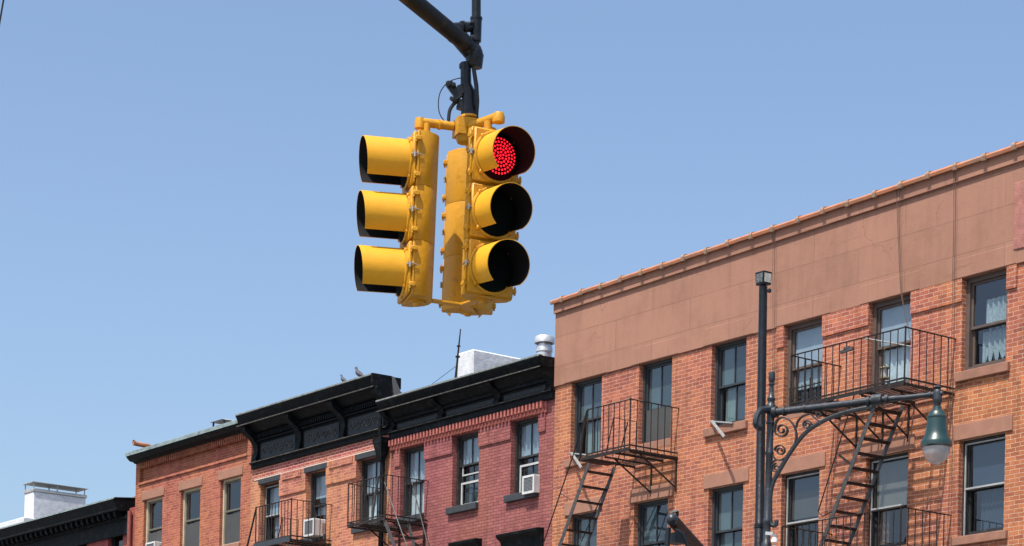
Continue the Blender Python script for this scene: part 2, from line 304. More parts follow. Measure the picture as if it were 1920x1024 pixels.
def globe():
    m, N, L, B = newmat('frosted_globe'); B.inputs['Base Color'].default_value = (.75, .74, .72, 1); B.inputs['Roughness'].default_value = .25; B.inputs['Transmission Weight'].default_value = .55; B.inputs['IOR'].default_value = 1.15
    L.new(ramp(N, L, noise(N, L, objco(N), 5), [(.3, (.6, .58, .57)), (.7, (.8, .79, .78))]), B.inputs['Base Color']); return m
M['globe'] = globe()
M['pigeon'] = simple('pigeon_grey', (.055, .055, .07), .7, var=.4, vscale=25)
M['cablegrey'] = simple('facade_cable', (.11, .06, .045), .7, var=.2)
M['ceramic'] = simple('white_ceramic', (.68, .66, .63), .3, var=.1)
M['redbrown'] = simple('red_brown_pipe', (.22, .06, .045), .6, var=.2)

# ---------------------------------------------------------------- building helpers
def wall(mb, x0, x1, z0, z1, holes, Y=0.0, rev=.2, mat=0):
    xs = sorted(set([x0, x1]+[h[0] for h in holes]+[h[1] for h in holes])); zs = sorted(set([z0, z1]+[h[2] for h in holes]+[h[3] for h in holes]))
    xs = [x for x in xs if x0 <= x <= x1]; zs = [z for z in zs if z0 <= z <= z1]
    for i in range(len(xs)-1):
        for j in range(len(zs)-1):
            cx = (xs[i]+xs[i+1])/2; cz = (zs[j]+zs[j+1])/2
            if any(h[0] < cx < h[1] and h[2] < cz < h[3] for h in holes): continue
            mb.quad((xs[i], Y, zs[j]), (xs[i+1], Y, zs[j]), (xs[i+1], Y, zs[j+1]), (xs[i], Y, zs[j+1]), mat)
    for (a, b, c, d) in holes:
        r = Y+rev
        mb.quad((a, Y, c), (a, r, c), (a, r, d), (a, Y, d), mat); mb.quad((b, r, c), (b, Y, c), (b, Y, d), (b, r, d), mat)
        mb.quad((a, Y, c), (b, Y, c), (b, r, c), (a, r, c), mat); mb.quad((a, r, d), (b, r, d), (b, Y, d), (a, Y, d), mat)
def shell(mb, x0, x1, z1, dep=12, mat=0, rmat=1, Y=0.0, zr=None):   # sides, back, roof
    zr = zr if zr is not None else z1-.3
    mb.quad((x0, Y, 0), (x0, dep, 0), (x0, dep, z1), (x0, Y, z1), mat); mb.quad((x1, Y, 0), (x1, dep, 0), (x1, dep, z1), (x1, Y, z1), mat)
    mb.quad((x0, dep, 0), (x1, dep, 0), (x1, dep, z1), (x0, dep, z1), mat); mb.quad((x0, Y+.3, zr), (x1, Y+.3, zr), (x1, dep, zr), (x0, dep, zr), rmat)
    mb.quad((x0, Y, z1), (x1, Y, z1), (x1, Y+.3, z1), (x0, Y+.3, z1), mat); mb.quad((x0, Y+.3, zr), (x1, Y+.3, zr), (x1, Y+.3, z1), (x0, Y+.3, z1), mat)
def frame_rect(mb, x0, x1, z0, z1, t, y0, y1, mat=0, tb=None):
    tb = tb or t
    mb.box((x0, y0, z0), (x0+t, y1, z1), mat); mb.box((x1-t, y0, z0), (x1, y1, z1), mat)
    mb.box((x0+t, y0+.001, z0), (x1-t, y1, z0+tb), mat); mb.box((x0+t, y0+.001, z1-t), (x1-t, y1, z1), mat)
def folds(mb, x0, x1, z0, z1, y, amp=.02, per=.11, mat=0, ragged=0):
    n = max(6, int((x1-x0)/.012)); vs = []; fs = []
    for k in range(n+1):
        x = x0+(x1-x0)*k/n; yy = y+amp*math.sin(x/per*6.28+math.sin(x*9))
        zb = z0+ragged*abs(math.sin(x*23))*(.6+.4*math.sin(x*7))
        vs += [(x, yy, zb), (x+.01*math.sin(x*17), yy, z1)]
    for k in range(n): fs.append((2*k, 2*k+2, 2*k+3, 2*k+1))
    mb.add(vs, fs, mat, True)
def window(bld, org, x0, x1, z0, z1, frame='slate', mull=True, yf=.11, meet=.5, cas=.05, back='teal', items=(), storm=None, sash='', lower_open=0, ft=.05):
    """double-hung window: casing + two sashes (mesh), panes, back and curtains as sub-parts"""
    mb = MB(org); sm = 1 if sash else 0
    frame_rect(mb, x0, x1, z0, z1, cas, yf, yf+.15)
    if storm: frame_rect(mb, x0+cas*.8, x1-.003, z0+.01, z1-cas*1.0, .022, yf-.012, yf+.012, 2); mb.box((x0+cas*.8, yf-.014, z0+(z1-z0)*meet-.015), (x1-.004, yf+.01, z0+(z1-z0)*meet+.015), 2)
    a, b = x0+cas, x1-cas; c, d = z0+cas*.8, z1-cas; zm = c+(d-c)*meet
    frame_rect(mb, a, b, zm-.02, d, ft*.8, yf+.045, yf+.085, sm)              # upper sash, outer
    frame_rect(mb, a, b, c+lower_open, zm+.02, ft*.8, yf+.10, yf+.14, sm, tb=ft*1.3)
    if mull:
        xm = (a+b)/2; mb.box((xm-.012, yf+.05, zm), (xm+.012, yf+.08, d-ft*.8), sm); mb.box((xm-.012, yf+.105, c+ft), (xm+.012, yf+.135, zm-.02), sm)
    W = mb.build('window', [M[frame], M[sash or frame], M[storm or frame]], bld)
    g = MB(org); y = yf+.065; g.quad((a+.02, y, zm), (b-.02, y, zm), (b-.02, y, d-.02), (a+.02, y, d-.02)); g.build('pane', M['glass'], W, False)
    g = MB(org); y = yf+.12; g.quad((a+.02, y, c+lower_open+.02), (b-.02, y, c+lower_open+.02), (b-.02, y, zm), (a+.02, y, zm)); g.build('pane', M['glass'], W, False)
    yb_ = yf+.66+random.uniform(0, .08); g = MB(org); g.box((x0-1.0, yb_, z0-.15), (x1+.25, yb_+.01, z1+.45)); g.box((x0-1.0, .31, z1+.44), (x1+.25, yb_, z1+.45)); g.build('room_wall', M[back], W)
    for it in items:
        k, u0, u1, v0, v1 = it[:5]; mt = it[5]; X0 = a+(b-a)*u0; X1 = a+(b-a)*u1; Z0 = c+(d-c)*v0; Z1 = c+(d-c)*v1
        g = MB(org)
        if u0 == 0: X0 -= .03
        for lo_, hi_, yy in ((max(Z0, zm), Z1, yf+.093), (Z0, min(Z1, zm-.01), yf+.152)):
            if hi_-lo_ < .02 or k == 'screen': continue
            g = MB(org)
            if k == 'shade': g.box((X0, yy, lo_), (X1, yy+.003, hi_)); g.build('shade', M[mt], W)
            if k == 'curtain': folds(g, X0-(.12 if u0 == 0 and yy > yf+.12 else 0), X1+.05, lo_, hi_, yy+.012, .009, .085); g.build('curtain', M[mt], W)
            if k == 'lace': folds(g, X0, X1, lo_, hi_, yy+.03, .02, .12, ragged=.28 if lo_ == Z0 else 0); g.build('curtain', M[mt], W)
        g = MB(org)
        if k == 'screen': g.box((X0, yf+.02, Z0), (X1, yf+.023, Z1)); g.build('insect_screen', M[mt], W)
    return W
def slab(W, org, name, x0, x1, z0, z1, y0, y1, mat):
    g = MB(org); g.bbox((x0, y0, z0), (x1, y1, z1), .008); return g.build(name, M[mat], W)
def ZX(px, py, Y=0.0): q = P(px, py, Y); return q.x, q.z

# ================================================================= setting
g = MB(); g.quad((-900, -700, -.004), (700, -700, -.004), (700, 900, -.004), (-900, 900, -.004)); struct(g.build('ground', M['ground']))
g = MB(); g.quad((-300, -24, 0.002), (200, -24, 0.002), (200, -4.6, 0.002), (-300, -4.6, 0.002)); struct(g.build('road', M['asphalt']))
g = MB(); g.box((-300, -4.6, -.02), (200, -.002, .13)); g.box((-300, -36, -.02), (200, -24, .13)); struct(g.build('pavement', M['concrete']))

# ================================================================= building D : the large orange brick building
xL = ZX(1038.5, 850)[0]; xR = ZX(1920, 600)[0]+3.2
orgD = (xL, 0, 0)
bD = thing('brick_building', 'large orange brick building with brown stucco parapet and terracotta coping', 'building', orgD)
zHead = lambda px, py: ZX(px, py)[1]
def zl(pts, x):                                # piecewise line of z by x through measured pixels
    q = [ZX(*p) for p in pts]; m = len(q); sx = sum(a for a, b in q)/m; sz = sum(b for a, b in q)/m
    k = sum((a-sx)*(b-sz) for a, b in q)/sum((a-sx)**2 for a, b in q); return sz+k*(x-sx)
zS = (zl([(1042.5, 725.6), (1190, 685.8), (1320, 649.7), (1460, 613), (1620, 572.5), (1780, 529.4), (1920, 492)], xL)+zl([(1042.5, 725.6), (1920, 492)], xR))/2
zSill = sum(ZX(*p)[1] for p in [(1068, 861), (1332.5, 803), (1804.5, 700)])/3
zH2 = sum(ZX(*p)[1] for p in [(1056, 968.7), (1315, 918.6), (1404.7, 901.8), (1785.8, 827.5), (1900, 807.7)])/5
print('D x', xL, xR, 'stucco bottom', zS, 'sill', zSill, 'head2', zH2, 'depth', (P(1375, 800)-CAM).dot(fw))
topsD = [(1072, 1129, 715), (1198.7, 1260.5, 690), (1334.8, 1400, 650), (1471.7, 1543.6, 610), (1631, 1709.8, 560), (1806, 1889.4, 520)]
WT = [(ZX(a, y)[0], ZX(b, y-14)[0]) for a, b, y in topsD]
lowD = [(1066.5, 1120, 970), (1189, 1252.5, 945), (1328.6, 1394, 915), (1466, 1537, 880), (1624, 1703, 860), (1799, 1885.5, 820)]
WL = [(ZX(a, y)[0], ZX(b, y-12)[0]) for a, b, y in lowD]
WT.append((WT[5][0]+2.45, WT[5][1]+2.45)); WL.append((WL[5][0]+2.45, WL[5][1]+2.45))   # the next bay, just past the photo's right edge
hW = zS-zSill
holes = [(a, b, zSill, zS+.002) for a, b in WT]+[(a, b, zH2-hW-.05, zH2) for a, b in WL]
holes += [(a, b, zH2-2.75-hW, zH2-2.75) for a, b in WL]
def ztop(x, ofs=0.0): return zl([(1042, 566), (1287, 483), (1593, 381), (1850, 297), (1920, 270)], x)+ofs
def zband(x): return zl([(1043, 589), (1280, 514), (1920, 303)], x)
m = MB(orgD); wall(m, xL, xR, 0, zS, holes)
zt = min(ztop(xL), ztop(xR))-.1
m.quad((xL, 0, 0), (xL, 12, 0), (xL, 12, zt), (xL, 0.03, zt)); m.quad((xR, 0, 0), (xR, 12, 0), (xR, 12, zt), (xR, 0.03, zt)); m.quad((xL, 12, 0), (xR, 12, 0), (xR, 12, zt), (xL, 12, zt))
m.quad((xL, .3, zt-.1), (xR, .3, zt-.1), (xR, 12, zt-.1), (xL, 12, zt-.1), 1)
m.build('wall', [M['brickD'], M['roof']], bD)
# stucco parapet : proud of the brick, band above
m = MB(orgD); yS = -.035
def wedge(mb, xa, xb, zfa, zfb, y0, y1, mat=0):
    mb.hexa([(xa, y0, zfa(xa)), (xb, y0, zfa(xb)), (xb, y1, zfa(xb)), (xa, y1, zfa(xa)), (xa, y0, zfb(xa)), (xb, y0, zfb(xb)), (xb, y1, zfb(xb)), (xa, y1, zfb(xa))], mat)
wedge(m, xL, xR, lambda x: zS+.0, zband, yS, .3)
m.build('stucco_parapet', M['stucco'], bD)
m = MB(orgD); wedge(m, xL-.01, xR, zband, lambda x: ztop(x, -.03), yS-.05, .29); m.build('parapet_band', M['stucco'], bD)
# lintel blocks scored over the top windows
for i, (a, b) in enumerate(WT):
    slab(bD, orgD, 'lintel', a-.22, b+.22, zS+.004, zS+.34, yS-.006, 0, 'stucco')
# tile coping
N_ = 0; x = xL-.06; k = 0
jx = [ZX(p, 300)[0] for p in (1285, 1327.5, 1368, 1412, 1452, 1500, 1547, 1593, 1644, 1693, 1744, 1795, 1849.6, 1906)]
def jX(px):  # joint x at the coping height
    y = 566+(px-1042)*-.338; return ZX(px, y, -.1)[0]
js = [jX(p) for p in (1285, 1327.5, 1368, 1412, 1452, 1500, 1547, 1593, 1644, 1693, 1744, 1795, 1849.6, 1906)]
stp = (js[6]-js[0])/6; L0 = js[0]; pre = []
while L0-stp > xL: L0 -= stp; pre.insert(0, L0)
js = pre+js
while js[-1] < xR: js.append(js[-1]+stp)
js = [xL-.05]+[j for j in js if xL+.1 < j < xR]+[xR]
for i in range(len(js)-1):
    xa, xb = js[i]+.004, js[i+1]-.004; t = random.uniform(-.012, .012)
    def prof(x, e=0, t=t):
        z = ztop(x)+t-.055
        return [(-.15-e, z-.03-e), (-.165-e, z+.02), (-.15-e, z+.05+e), (-.03, z+.08+e), (.15, z+.09+e), (.30, z+.075+e), (.36+e, z+.06), (.36+e, z-.02-e), (.31, z-.02-e), (.305, z+.01), (-.10, z+.01), (-.11, z-.03-e)]
    m = MB(orgD); m.prism2(prof(xa), xa, prof(xb), xb); m.build('coping_tile', M['terracotta'], bD)
    if i: 
        m = MB(orgD); m.prism2(prof(xa-.05, .02), xa-.05, prof(xa+.03, .02), xa+.03); m.build('coping_collar', M['joint'], bD)
# raised brick panels between the right hand windows
def zpx(pxs): return sum(ZX(*p)[1] for p in pxs)/len(pxs)
zP = zpx([(1461, 652), (1546, 632), (1620, 613), (1712, 590), (1805, 566), (1890, 541)])
pan = [(WT[3][0]-.2, WT[3][0]), (WT[3][1], WT[4][0]), (WT[4][1], WT[5][0]), (WT[5][1], WT[5][1]+.22)]
for a, b in pan: m = MB(orgD); m.box((a+.001, -.032, zP), (b-.001, .02, zS-.003)); m.build('raised_brick_band', M['brickD'], bD)
m = MB(orgD); a = ZX(1905, 400)[0]; m.bbox((a, yS-.02, ZX(1905, 470)[1]), (a+.9, yS+.01, ZX(1905, 345)[1]), .01); m.build('stucco_patch', M['patch'], bD)
# windows
sty = dict(slate=dict(frame='slate', mull=True, cas=.06), brown=dict(frame='brownframe', mull=False, cas=.085, ft=.055, yf=.09), black=dict(frame='blackframe', mull=False, cas=.06, storm='silver', back='blueroom'))
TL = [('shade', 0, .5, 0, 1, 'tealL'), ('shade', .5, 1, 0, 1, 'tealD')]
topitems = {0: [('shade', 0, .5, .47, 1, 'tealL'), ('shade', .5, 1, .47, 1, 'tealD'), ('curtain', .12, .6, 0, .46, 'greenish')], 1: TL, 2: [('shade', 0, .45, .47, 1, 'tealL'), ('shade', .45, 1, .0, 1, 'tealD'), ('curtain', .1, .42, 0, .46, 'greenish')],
            3: [('shade', 0, 1, .45, 1, 'shade'), ('shade', 0, 1, .24, .45, 'lace')], 4: [('shade', 0, 1, .48, 1, 'shade'), ('lace', 0, 1, .0, .48, 'bright')],
            5: [('lace', .3, 1, .36, .78, 'lace'), ('lace', .2, 1, 0, .42, 'lace')]}
for i, (a, b) in enumerate(WT):
    st = dict(sty['slate'] if i < 3 else sty['brown']); st['back'] = 'teal' if i < 3 else ('shade' if i in (3, 4) else 'blueroom')
    if i == 5: st['meet'] = .47
    if i == 1:
        st['meet'] = .42
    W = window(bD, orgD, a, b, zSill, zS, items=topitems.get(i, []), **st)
    if i == 1:
        g = MB(orgD); g.box((a+.09, .14, zSill+.05), (b-.06, .144, zSill+hW*.42)); g.build('insect_screen', M['screen'], W)
    if i in (0, 2, 5, 6): slab(W, orgD, 'sill', a-.10 if i == 5 else a-.13, b+.09 if i != 5 else b+.1, zSill-.165, zSill, -.07, .115, 'sillD')
    else: slab(W, orgD, 'sill', a+.002, b-.002, zSill-.16, zSill-.002, -.004, .12, 'sillD')
lowitems = {0: TL, 1: TL, 2: TL, 3: [('shade', 0, 1, .5, .82, 'screen'), ('shade', 0, 1, .82, 1, 'bluedark')], 4: [('shade', .0, 1, .46, .985, 'greyshade'), ('curtain', 0, .25, 0, .46, 'wood')], 5: [('shade', 0.1, 1, .5, 1, 'bluedark'), ('curtain', .25, 1, .0, .46, 'bluedark')]}
for i, (a, b) in enumerate(WL):
    st = dict(sty['slate'] if i < 3 else sty['black'])
    if i < 3: st['back'] = 'teal'
    if i in (3, 4): st['meet'] = .45
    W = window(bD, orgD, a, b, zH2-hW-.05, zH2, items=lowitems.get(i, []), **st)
    zt_ = zH2+.27
    slab(W, orgD, 'lintel', a-.13, b+.16, zH2-.002, zt_, -.03, .05, 'lintel')
    slab(W, orgD, 'sill', a-.1, b+.1, zH2-hW-.2, zH2-hW-.05, -.07, .11, 'sillD')
    W = window(bD, orgD, a, b, zH2-2.75-hW, zH2-2.75, frame='slate')
    slab(W, orgD, 'lintel', a-.13, b+.16, zH2-2.75, zH2-2.48, -.03, .05, 'lintel')
# window guard on the fourth top window
a, b = WT[3]; g = MB(orgD); n = 9
for k in range(n): x = a+.1+(b-a-.16)*k/(n-1); g.bar((x, .07, zSill+.02), (x, .07, zSill+.46+(.1 if k in (2, 5) else 0)), .014, .014)
for zz in (.05, .24, .42): g.bar((a+.08, .07, zSill+zz), (b-.03, .07, zSill+zz), .016, .02)
g.build('window_guard', M['iron'], bD)

# ================================================================= cornice helper
def cornice_bracket(mb, x, w_, prof):
    mb.prism(prof, x-w_/2, x+w_/2)

# ================================================================= building C : dark red painted
xC0, xC1 = ZX(733, 850)[0], xL-.004
orgC = (xC0, 0, 0)
bC = thing('row_house', 'dark red painted brick row house with black cornice, touching the orange building', 'building', orgC)
zc_bot = zpx([(1038, 751), (734, 826)]); zc_front = (P(1011, 666, -.45).z+P(704, 753, -.45).z)/2
zc_cr = (P(1013, 688, -.42).z+P(713, 771, -.42).z)/2
zc_bt = zpx([(1038, 735), (734, 811)])
xCa, xCb = P(705, 753, -.45).x, P(1011, 666, -.45).x
print('C', xC0, xC1, 'cornice', zc_bot, zc_bt, zc_cr, zc_front, xCa, xCb)
zden = zpx([(760, 842), (1020, 776)])
CW = [(ZX(751.6, 840)[0], ZX(797.4, 838)[0]), (ZX(850, 813)[0], ZX(899.3, 807)[0]), (ZX(959.4, 787)[0], ZX(1011.6, 778)[0])]
zCs = zpx([(755.6, 973), (853, 952), (965, 930), (899, 943)]); zCh = zden+.015
lowC_head = P(840, 1035).z; 
holes = [(a, b, zCs, zCh) for a, b in CW]+[(a, b, zCs-2.9, zCs-1.15) for a, b in CW]
m = MB(orgC); wall(m, xC0, xC1, 0, zc_bot+.5, holes); shell(m, xC0+.001, xC1-.001, zc_bot+.5); m.build('wall', [M['brickC'], M['roof']], bC)
zPC = zpx([(798, 862), (849, 850), (900, 838), (960, 824), (1012, 810)])
for a, b in [(ZX(741, 870)[0], CW[0][0]), (CW[0][1], CW[1][0]), (CW[1][1], CW[2][0]), (CW[2][1], ZX(1024, 800)[0])]: m = MB(orgC); m.box((a+.001, -.035, zPC), (b-.001, .02, zc_bot)); m.build('raised_brick_band', M['brickC'], bC)
m = MB(orgC); xa, xb = ZX(736, 840)[0], ZX(1027, 765)[0]; n = 46
for k in range(n):
    x = xa+(xb-xa)*k/n; m.bbox((x, -.125, zden+.11), (x+(xb-xa)/n*.47, .02, zc_bot), .006); m.bbox((x, -.085, zden+.02), (x+(xb-xa)/n*.47, .02, zden+.115), .006)
m.box((xa, -.037, zden+.03), (xb, .02, zc_bot)); m.build('brick_corbel_course', M['corbelC'], bC)
def cornice(bld, org, xa, xb, zb, zbt, zcr, ztp, proj, brackets, bw, mats, frieze=True, dent=None, mold=.10):
    m = MB(org)
    h = ztp-zcr
    m.prism([(.02, zb), (-.06, zb), (-.08, zb+.03), (-.08, zbt-.05), (-mold-.02, zbt-.03), (-mold-.02, zbt), (.02, zbt)], xa+.02, xb-.0)
    # crown: fascia with cyma, sloping top
    m.prism([(.25, ztp+.02), (-proj, ztp), (-proj-.01, ztp-.035), (-proj+.015, ztp-.06), (-proj+.05, ztp-h*.45), (-proj+.09, ztp-h*.72), (-proj+.10, ztp-h*.86), (-proj+.035, zcr+.035), (-proj+.035, zcr), (-proj+.06, zcr-.005), (-proj+.06, zcr+.03), (.02, zcr+.05), (.25, zcr+.05)], xa-.0, xb)
    # soffit cove
    m.prism([(.02, zcr+.05), (-proj+.12, zcr+.05), (-proj*.62, zcr-.02), (-proj*.45, zcr-.10), (-proj*.38, zcr-.13), (-.10, zcr-.16), (-.10, zcr-.22), (.02, zcr-.22)], xa+.06, xb-.05)
    m.box((xa+.05, -.035, zbt-.002), (xb-.03, .02, zcr-.2))
    c = m.build('cornice', [M['cornice']], bld)
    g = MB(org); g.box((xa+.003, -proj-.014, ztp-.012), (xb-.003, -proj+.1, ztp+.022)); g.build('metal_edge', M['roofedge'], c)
    g = MB(org); g.box((xa+.003, -proj+.018, zcr+.004), (xb-.003, -proj+.04, zcr+.026)); g.build('metal_edge', M['dustyhighlight'], c)  # paler strip paints the highlight along the dusty lower crown edge
    g = MB(org); g.box((xa+.03, -mold-.03, zbt-.012), (xb-.004, -mold-.0, zbt+.006)); g.build('metal_edge', M['dustyhighlight'], c)  # grey ledge highlight on the moulding top, put into the strip's colour
    H = zcr-zbt
    for x in brackets:
        b = MB(org)
        pr = [(-.02, zbt), (-.10, zbt), (-.13, zbt+.08), (-.10, zbt+H*.22), (-.075, zbt+H*.35), (-.10, zbt+H*.5), (-proj*.4, zbt+H*.66), (-proj*.72, zbt+H*.78), (-proj+.09, zbt+H*.86), (-proj+.07, zbt+H*.95), (-proj+.09, zcr+.04), (-.02, zcr+.04)]
        b.prism(pr, x-bw/2, x+bw/2); b.box((x-bw/2-.02, -.135, zbt+.0), (x+bw/2+.02, -.02, zbt+.05))
        b.build('bracket', M['cornice'], c)
    if dent:
        g = MB(org); x = xa+.15
        while x < xb-.1:
            g.box((x, -.17, zcr-.30), (x+.05, -.03, zcr-.20)); x += .095
        g.box((xa+.08, -.12, zcr-.36), (xb-.06, -.03, zcr-.32)); g.build('dentil_course', M['cornice'], c)
    if frieze:
        bs = sorted(brackets); 
        for p, q in zip(bs[:-1], bs[1:]):
            g = MB(org); zlo, zhi = zbt+.05, zcr-(.42 if dent else .28); g.box((p+bw, -.05, zlo), (q-bw, -.03, zhi)); fp = g.build('frieze_panel', M['frieze'], c)
            if dent:
                a_, b_, zm_, am = p+bw+.06, q-bw-.06, (zlo+zhi)/2, (zhi-zlo)*.27; n_ = 60
                o_ = MB(org); o_.tube([(a_+(b_-a_)*k/n_, -.055, zm_+am*math.sin(k/n_*math.pi*6)) for k in range(n_+1)], .014, 6)
                for k in range(6):
                    xx = a_+(b_-a_)*(k+.5)/6; sg = -1 if k % 2 else 1
                    o_.tube([(xx+.055*(1-u/14)*math.cos(u*.7), -.055, zm_-sg*am*.25+.055*(1-u/14)*math.sin(u*.7)) for u in range(12)], .011, 5)
                o_.build('scroll_relief', M['dustyhighlight'], fp)
    return c
brC = [P(x, y, -.2).x for x, y in ((727, 800), (819, 760), (925, 735), (1029, 700))]
brC[-1] = min(brC[-1], xCb-.1); brC[0] = max(brC[0], xCa+.1)
cornice(bC, orgC, xCa, xCb, zc_bot, zc_bt, zc_cr, zc_front, .45, brC, .18, None)
for i, (a, b) in enumerate(CW):
    its = [[('curtain', 0, 1, .52, 1, 'curtain'), ('curtain', 0, 1, .0, .52, 'bright')], [('curtain', 0, 1, .6, 1, 'curtain'), ('shade', .1, 1, .0, .47, 'tealD')], [('curtain', 0, 1, .52, 1, 'curtain'), ('shade', 0, 1, 0, .52, 'dark')]][i]
    W = window(bC, orgC, a, b, zCs, zCh, frame='blackframe', mull=True, cas=.06, yf=.12, back='dark', items=its, meet=.52 if i != 1 else .6)
    sl = a-.12 if i else a-.02
    slab(W, orgC, 'sill', sl, b+.02, zCs-.13, zCs+.02, -.09, .13, 'darksill')
    if i:
        g = MB(orgC); frame_rect(g, a+.08, b-.06, zCs+.06, zCs+(zCh-zCs)*(.36 if i == 1 else .42), .045, .19, .215); g.build('inner_frame', M['whiteframe'], W)
        if i == 1: g = MB(orgC); frame_rect(g, a+.12, b-.06, zCs+(zCh-zCs)*.45, zCs+(zCh-zCs)*.6, .03, .19, .21); g.build('inner_frame', M['whiteframe'], W)
    window(bC, orgC, a, b, zCs-2.9, zCs-1.15, frame='blackframe')
for (l, r, py) in (((840, 1019), (889, 1010), 0), ((929, 1002), (1005, 991), 0)):
    A = P(*l, -.22); B_ = P(*r, -.22); zt_ = A.z*.5+B_.z*.5
    m = MB(orgC); m.prism([(.01, zt_-.42), (-.05, zt_-.42), (-.07, zt_-.2), (-.10, zt_-.13), (-.19, zt_-.07), (-.21, zt_-.05), (-.22, zt_), (-.2, zt_+.012), (.01, zt_+.03)], A.x, B_.x)
    m.build('window_hood', M['cornice'], bC)

# ================================================================= building B : brick with tall black cornice
xB0, xB1 = ZX(470.5, 900)[0], xC0-.004
orgB = (xB0, 0, 0)
bB = thing('row_house', 'orange brick row house under the tallest black cornice, next to the dark red house', 'building', orgB)
pj = .55
zb_bot = zpx([(474, 884), (706, 818)]); zb_bt = zpx([(472, 872), (719, 804)]); zb_cr = (P(448.6, 798, -pj).z+P(700, 725, -pj).z)/2; zb_top = (P(441, 780, -pj).z+P(698, 701, -pj).z)/2
xBa, xBb = P(442, 780, -pj).x, P(699, 701, -pj).x
print('B', xB0, xB1, zb_bot, zb_bt, zb_cr, zb_top, xBa, xBb)
zBl = zpx([(486, 909), (569, 889), (617, 877), (662, 866)]); zBlt = zpx([(486, 897), (528, 888), (569, 878), (617, 867), (662, 855)])
BWn = [(ZX(488.5, 910)[0], ZX(525.4, 905)[0]), (ZX(574.8, 890)[0], ZX(613, 880)[0]), (ZX(670, 865)[0], ZX(716, 855)[0])]
zBs = zpx([(672, 989)])
holes = [(a, b, zBs, zBl) for a, b in BWn]+[(a, b, zBs-2.8, zBs-1.1) for a, b in BWn]
m = MB(orgB); wall(m, xB0, xB1, 0, zb_bt+.1, holes); shell(m, xB0+.001, xB1-.001, zb_bt+.1); 
m.quad((xB0, .6, zb_bt), (xB1, .6, zb_bt), (xB1, .6, zb_top-.5), (xB0, .6, zb_top-.5), 1); m.build('wall', [M['brickB'], M['roof']], bB)
m = MB(orgB); m.box((xB0+.09, -.012, zBlt+.01), (xB1-.02, .02, zb_bot)); m.build('red_brick_course', M['brickBred'], bB)
m = MB(orgB); m.box((xB0+.18, -.016, zBlt-.006), (xB1-.3, .02, zBlt+.016)); m.build('mortar_line', M['mortar'], bB)
zPB = zpx([(525, 932), (572, 920), (613, 909), (666, 897)]); zPs = zpx([(530, 902), (567, 893), (620, 880)])
for a, b in [(BWn[0][1], BWn[1][0]), (BWn[1][1], BWn[2][0])]:
    m = MB(orgB); m.box((a+.001, -.035, zPB), (b-.001, .02, zBlt-.01)); n = int((b-a-.3)/.075); 
    for k in range(n): x = a+.16+k*.075; m.bbox((x, -.062, zPs), (x+.066, .02, zBlt-.012), .004)
    m.build('raised_brick_band', M['brickB'], bB)
brB = [P(x, y, -.15).x for x, y in ((475, 830), (556, 800), (638, 780), (722, 760))]
cB = cornice(bB, orgB, xBa, xBb, zb_bot, zb_bt, zb_cr, zb_top, pj, brB, .21, None, dent=True, mold=.12)
m = MB(orgB); # end return and pediment slope behind the crown
m.prism([(-pj-.012, zb_top-.20), (-pj-.016, zb_top+.024), (-.02, zb_top+.03), (.02, zb_top-.3), (.02, zb_cr), (-pj+.06, zb_cr)], xBb-.05, xBb+.006); m.prism([(-.019, zb_top+.028), (.06, zb_top+.0), (.30, zb_top-.42), (.30, zb_top-1.1), (.021, zb_top-1.1), (.021, zb_top-.3)], xBb-.05, xBb+.02, 1); m.build('cornice_end', [M['cornice'], M['roof']], bB)
m = MB(orgB); m.hexa([(xBa+.05, -.2, zb_top-.25), (xBb-.08, -.2, zb_top-.25), (xBb-.08, .62, zb_top-.8), (xBa+.05, .62, zb_top-.8), (xBa+.05, -.2, zb_top+.0), (xBb-.08, -.2, zb_top+.0), (xBb-.08, .62, zb_top-.45), (xBa+.05, .62, zb_top-.45)]); m.build('cornice_roof', M['roof'], bB)
for i, (a, b) in enumerate(BWn):
    its = [[('curtain', 0, 1, .5, 1, 'curtain'), ('curtain', .25, .8, 0, .5, 'shade')], [('shade', 0, 1, .62, 1, 'curtain'), ('shade', 0, 1, .35, .5, 'shade')], [('curtain', 0, 1, .5, 1, 'curtain'), ('curtain', 0, 1, 0, .5, 'bright')]][i]
    W = window(bB, orgB, a, b, zBs, zBl, frame='blackframe', mull=(i == 2), cas=.06, yf=.14, back='dark', items=its, storm='silver' if i == 0 else None)
    slab(W, orgB, 'lintel', a-.06, b+.05, zBl-.002, zBlt-.012, -.045, .05, 'darksill')
    slab(W, orgB, 'sill', a-.1, b+.04, zBs-.14, zBs, -.08, .14, 'darksill')
    window(bB, orgB, a, b, zBs-2.8, zBs-1.1, frame='blackframe')
# leader head and drainpipe at the B / C party line
m = MB(orgB); A = P(717, 880, -.12); top = P(718, 824, -.12); bot = P(719, 862, -.12)
hw = .17
def frus(mb, c, z0, z1, a0, a1, b0, b1):
    mb.hexa([(c.x-a0, c.y-b0, z0), (c.x+a0, c.y-b0, z0), (c.x+a0, c.y+b0, z0), (c.x-a0, c.y+b0, z0), (c.x-a1, c.y-b1, z1), (c.x+a1, c.y-b1, z1), (c.x+a1, c.y+b1, z1), (c.x-a1, c.y+b1, z1)])
frus(m, Vector((A.x, -.15, 0)), bot.z-.02, top.z-.1, .075, .17, .06, .14); frus(m, Vector((A.x, -.15, 0)), top.z-.1, top.z+.02, .175, .18, .145, .145)
m.tube([(A.x, -.17, top.z), (A.x-.02, -.2, top.z+.12), (A.x-.02, -.2, top.z+.5)], .045, 10)
m.tube([(A.x+.0, -.12, bot.z+.0), (A.x, -.12, 3)], .062, 12)
for zz in (1.2, 2.4, 3.9): m.tube([(A.x, -.12, bot.z-zz), (A.x, -.12, bot.z-zz-.05)], .072, 12)
m.build('drainpipe', M['cornice'], bB)

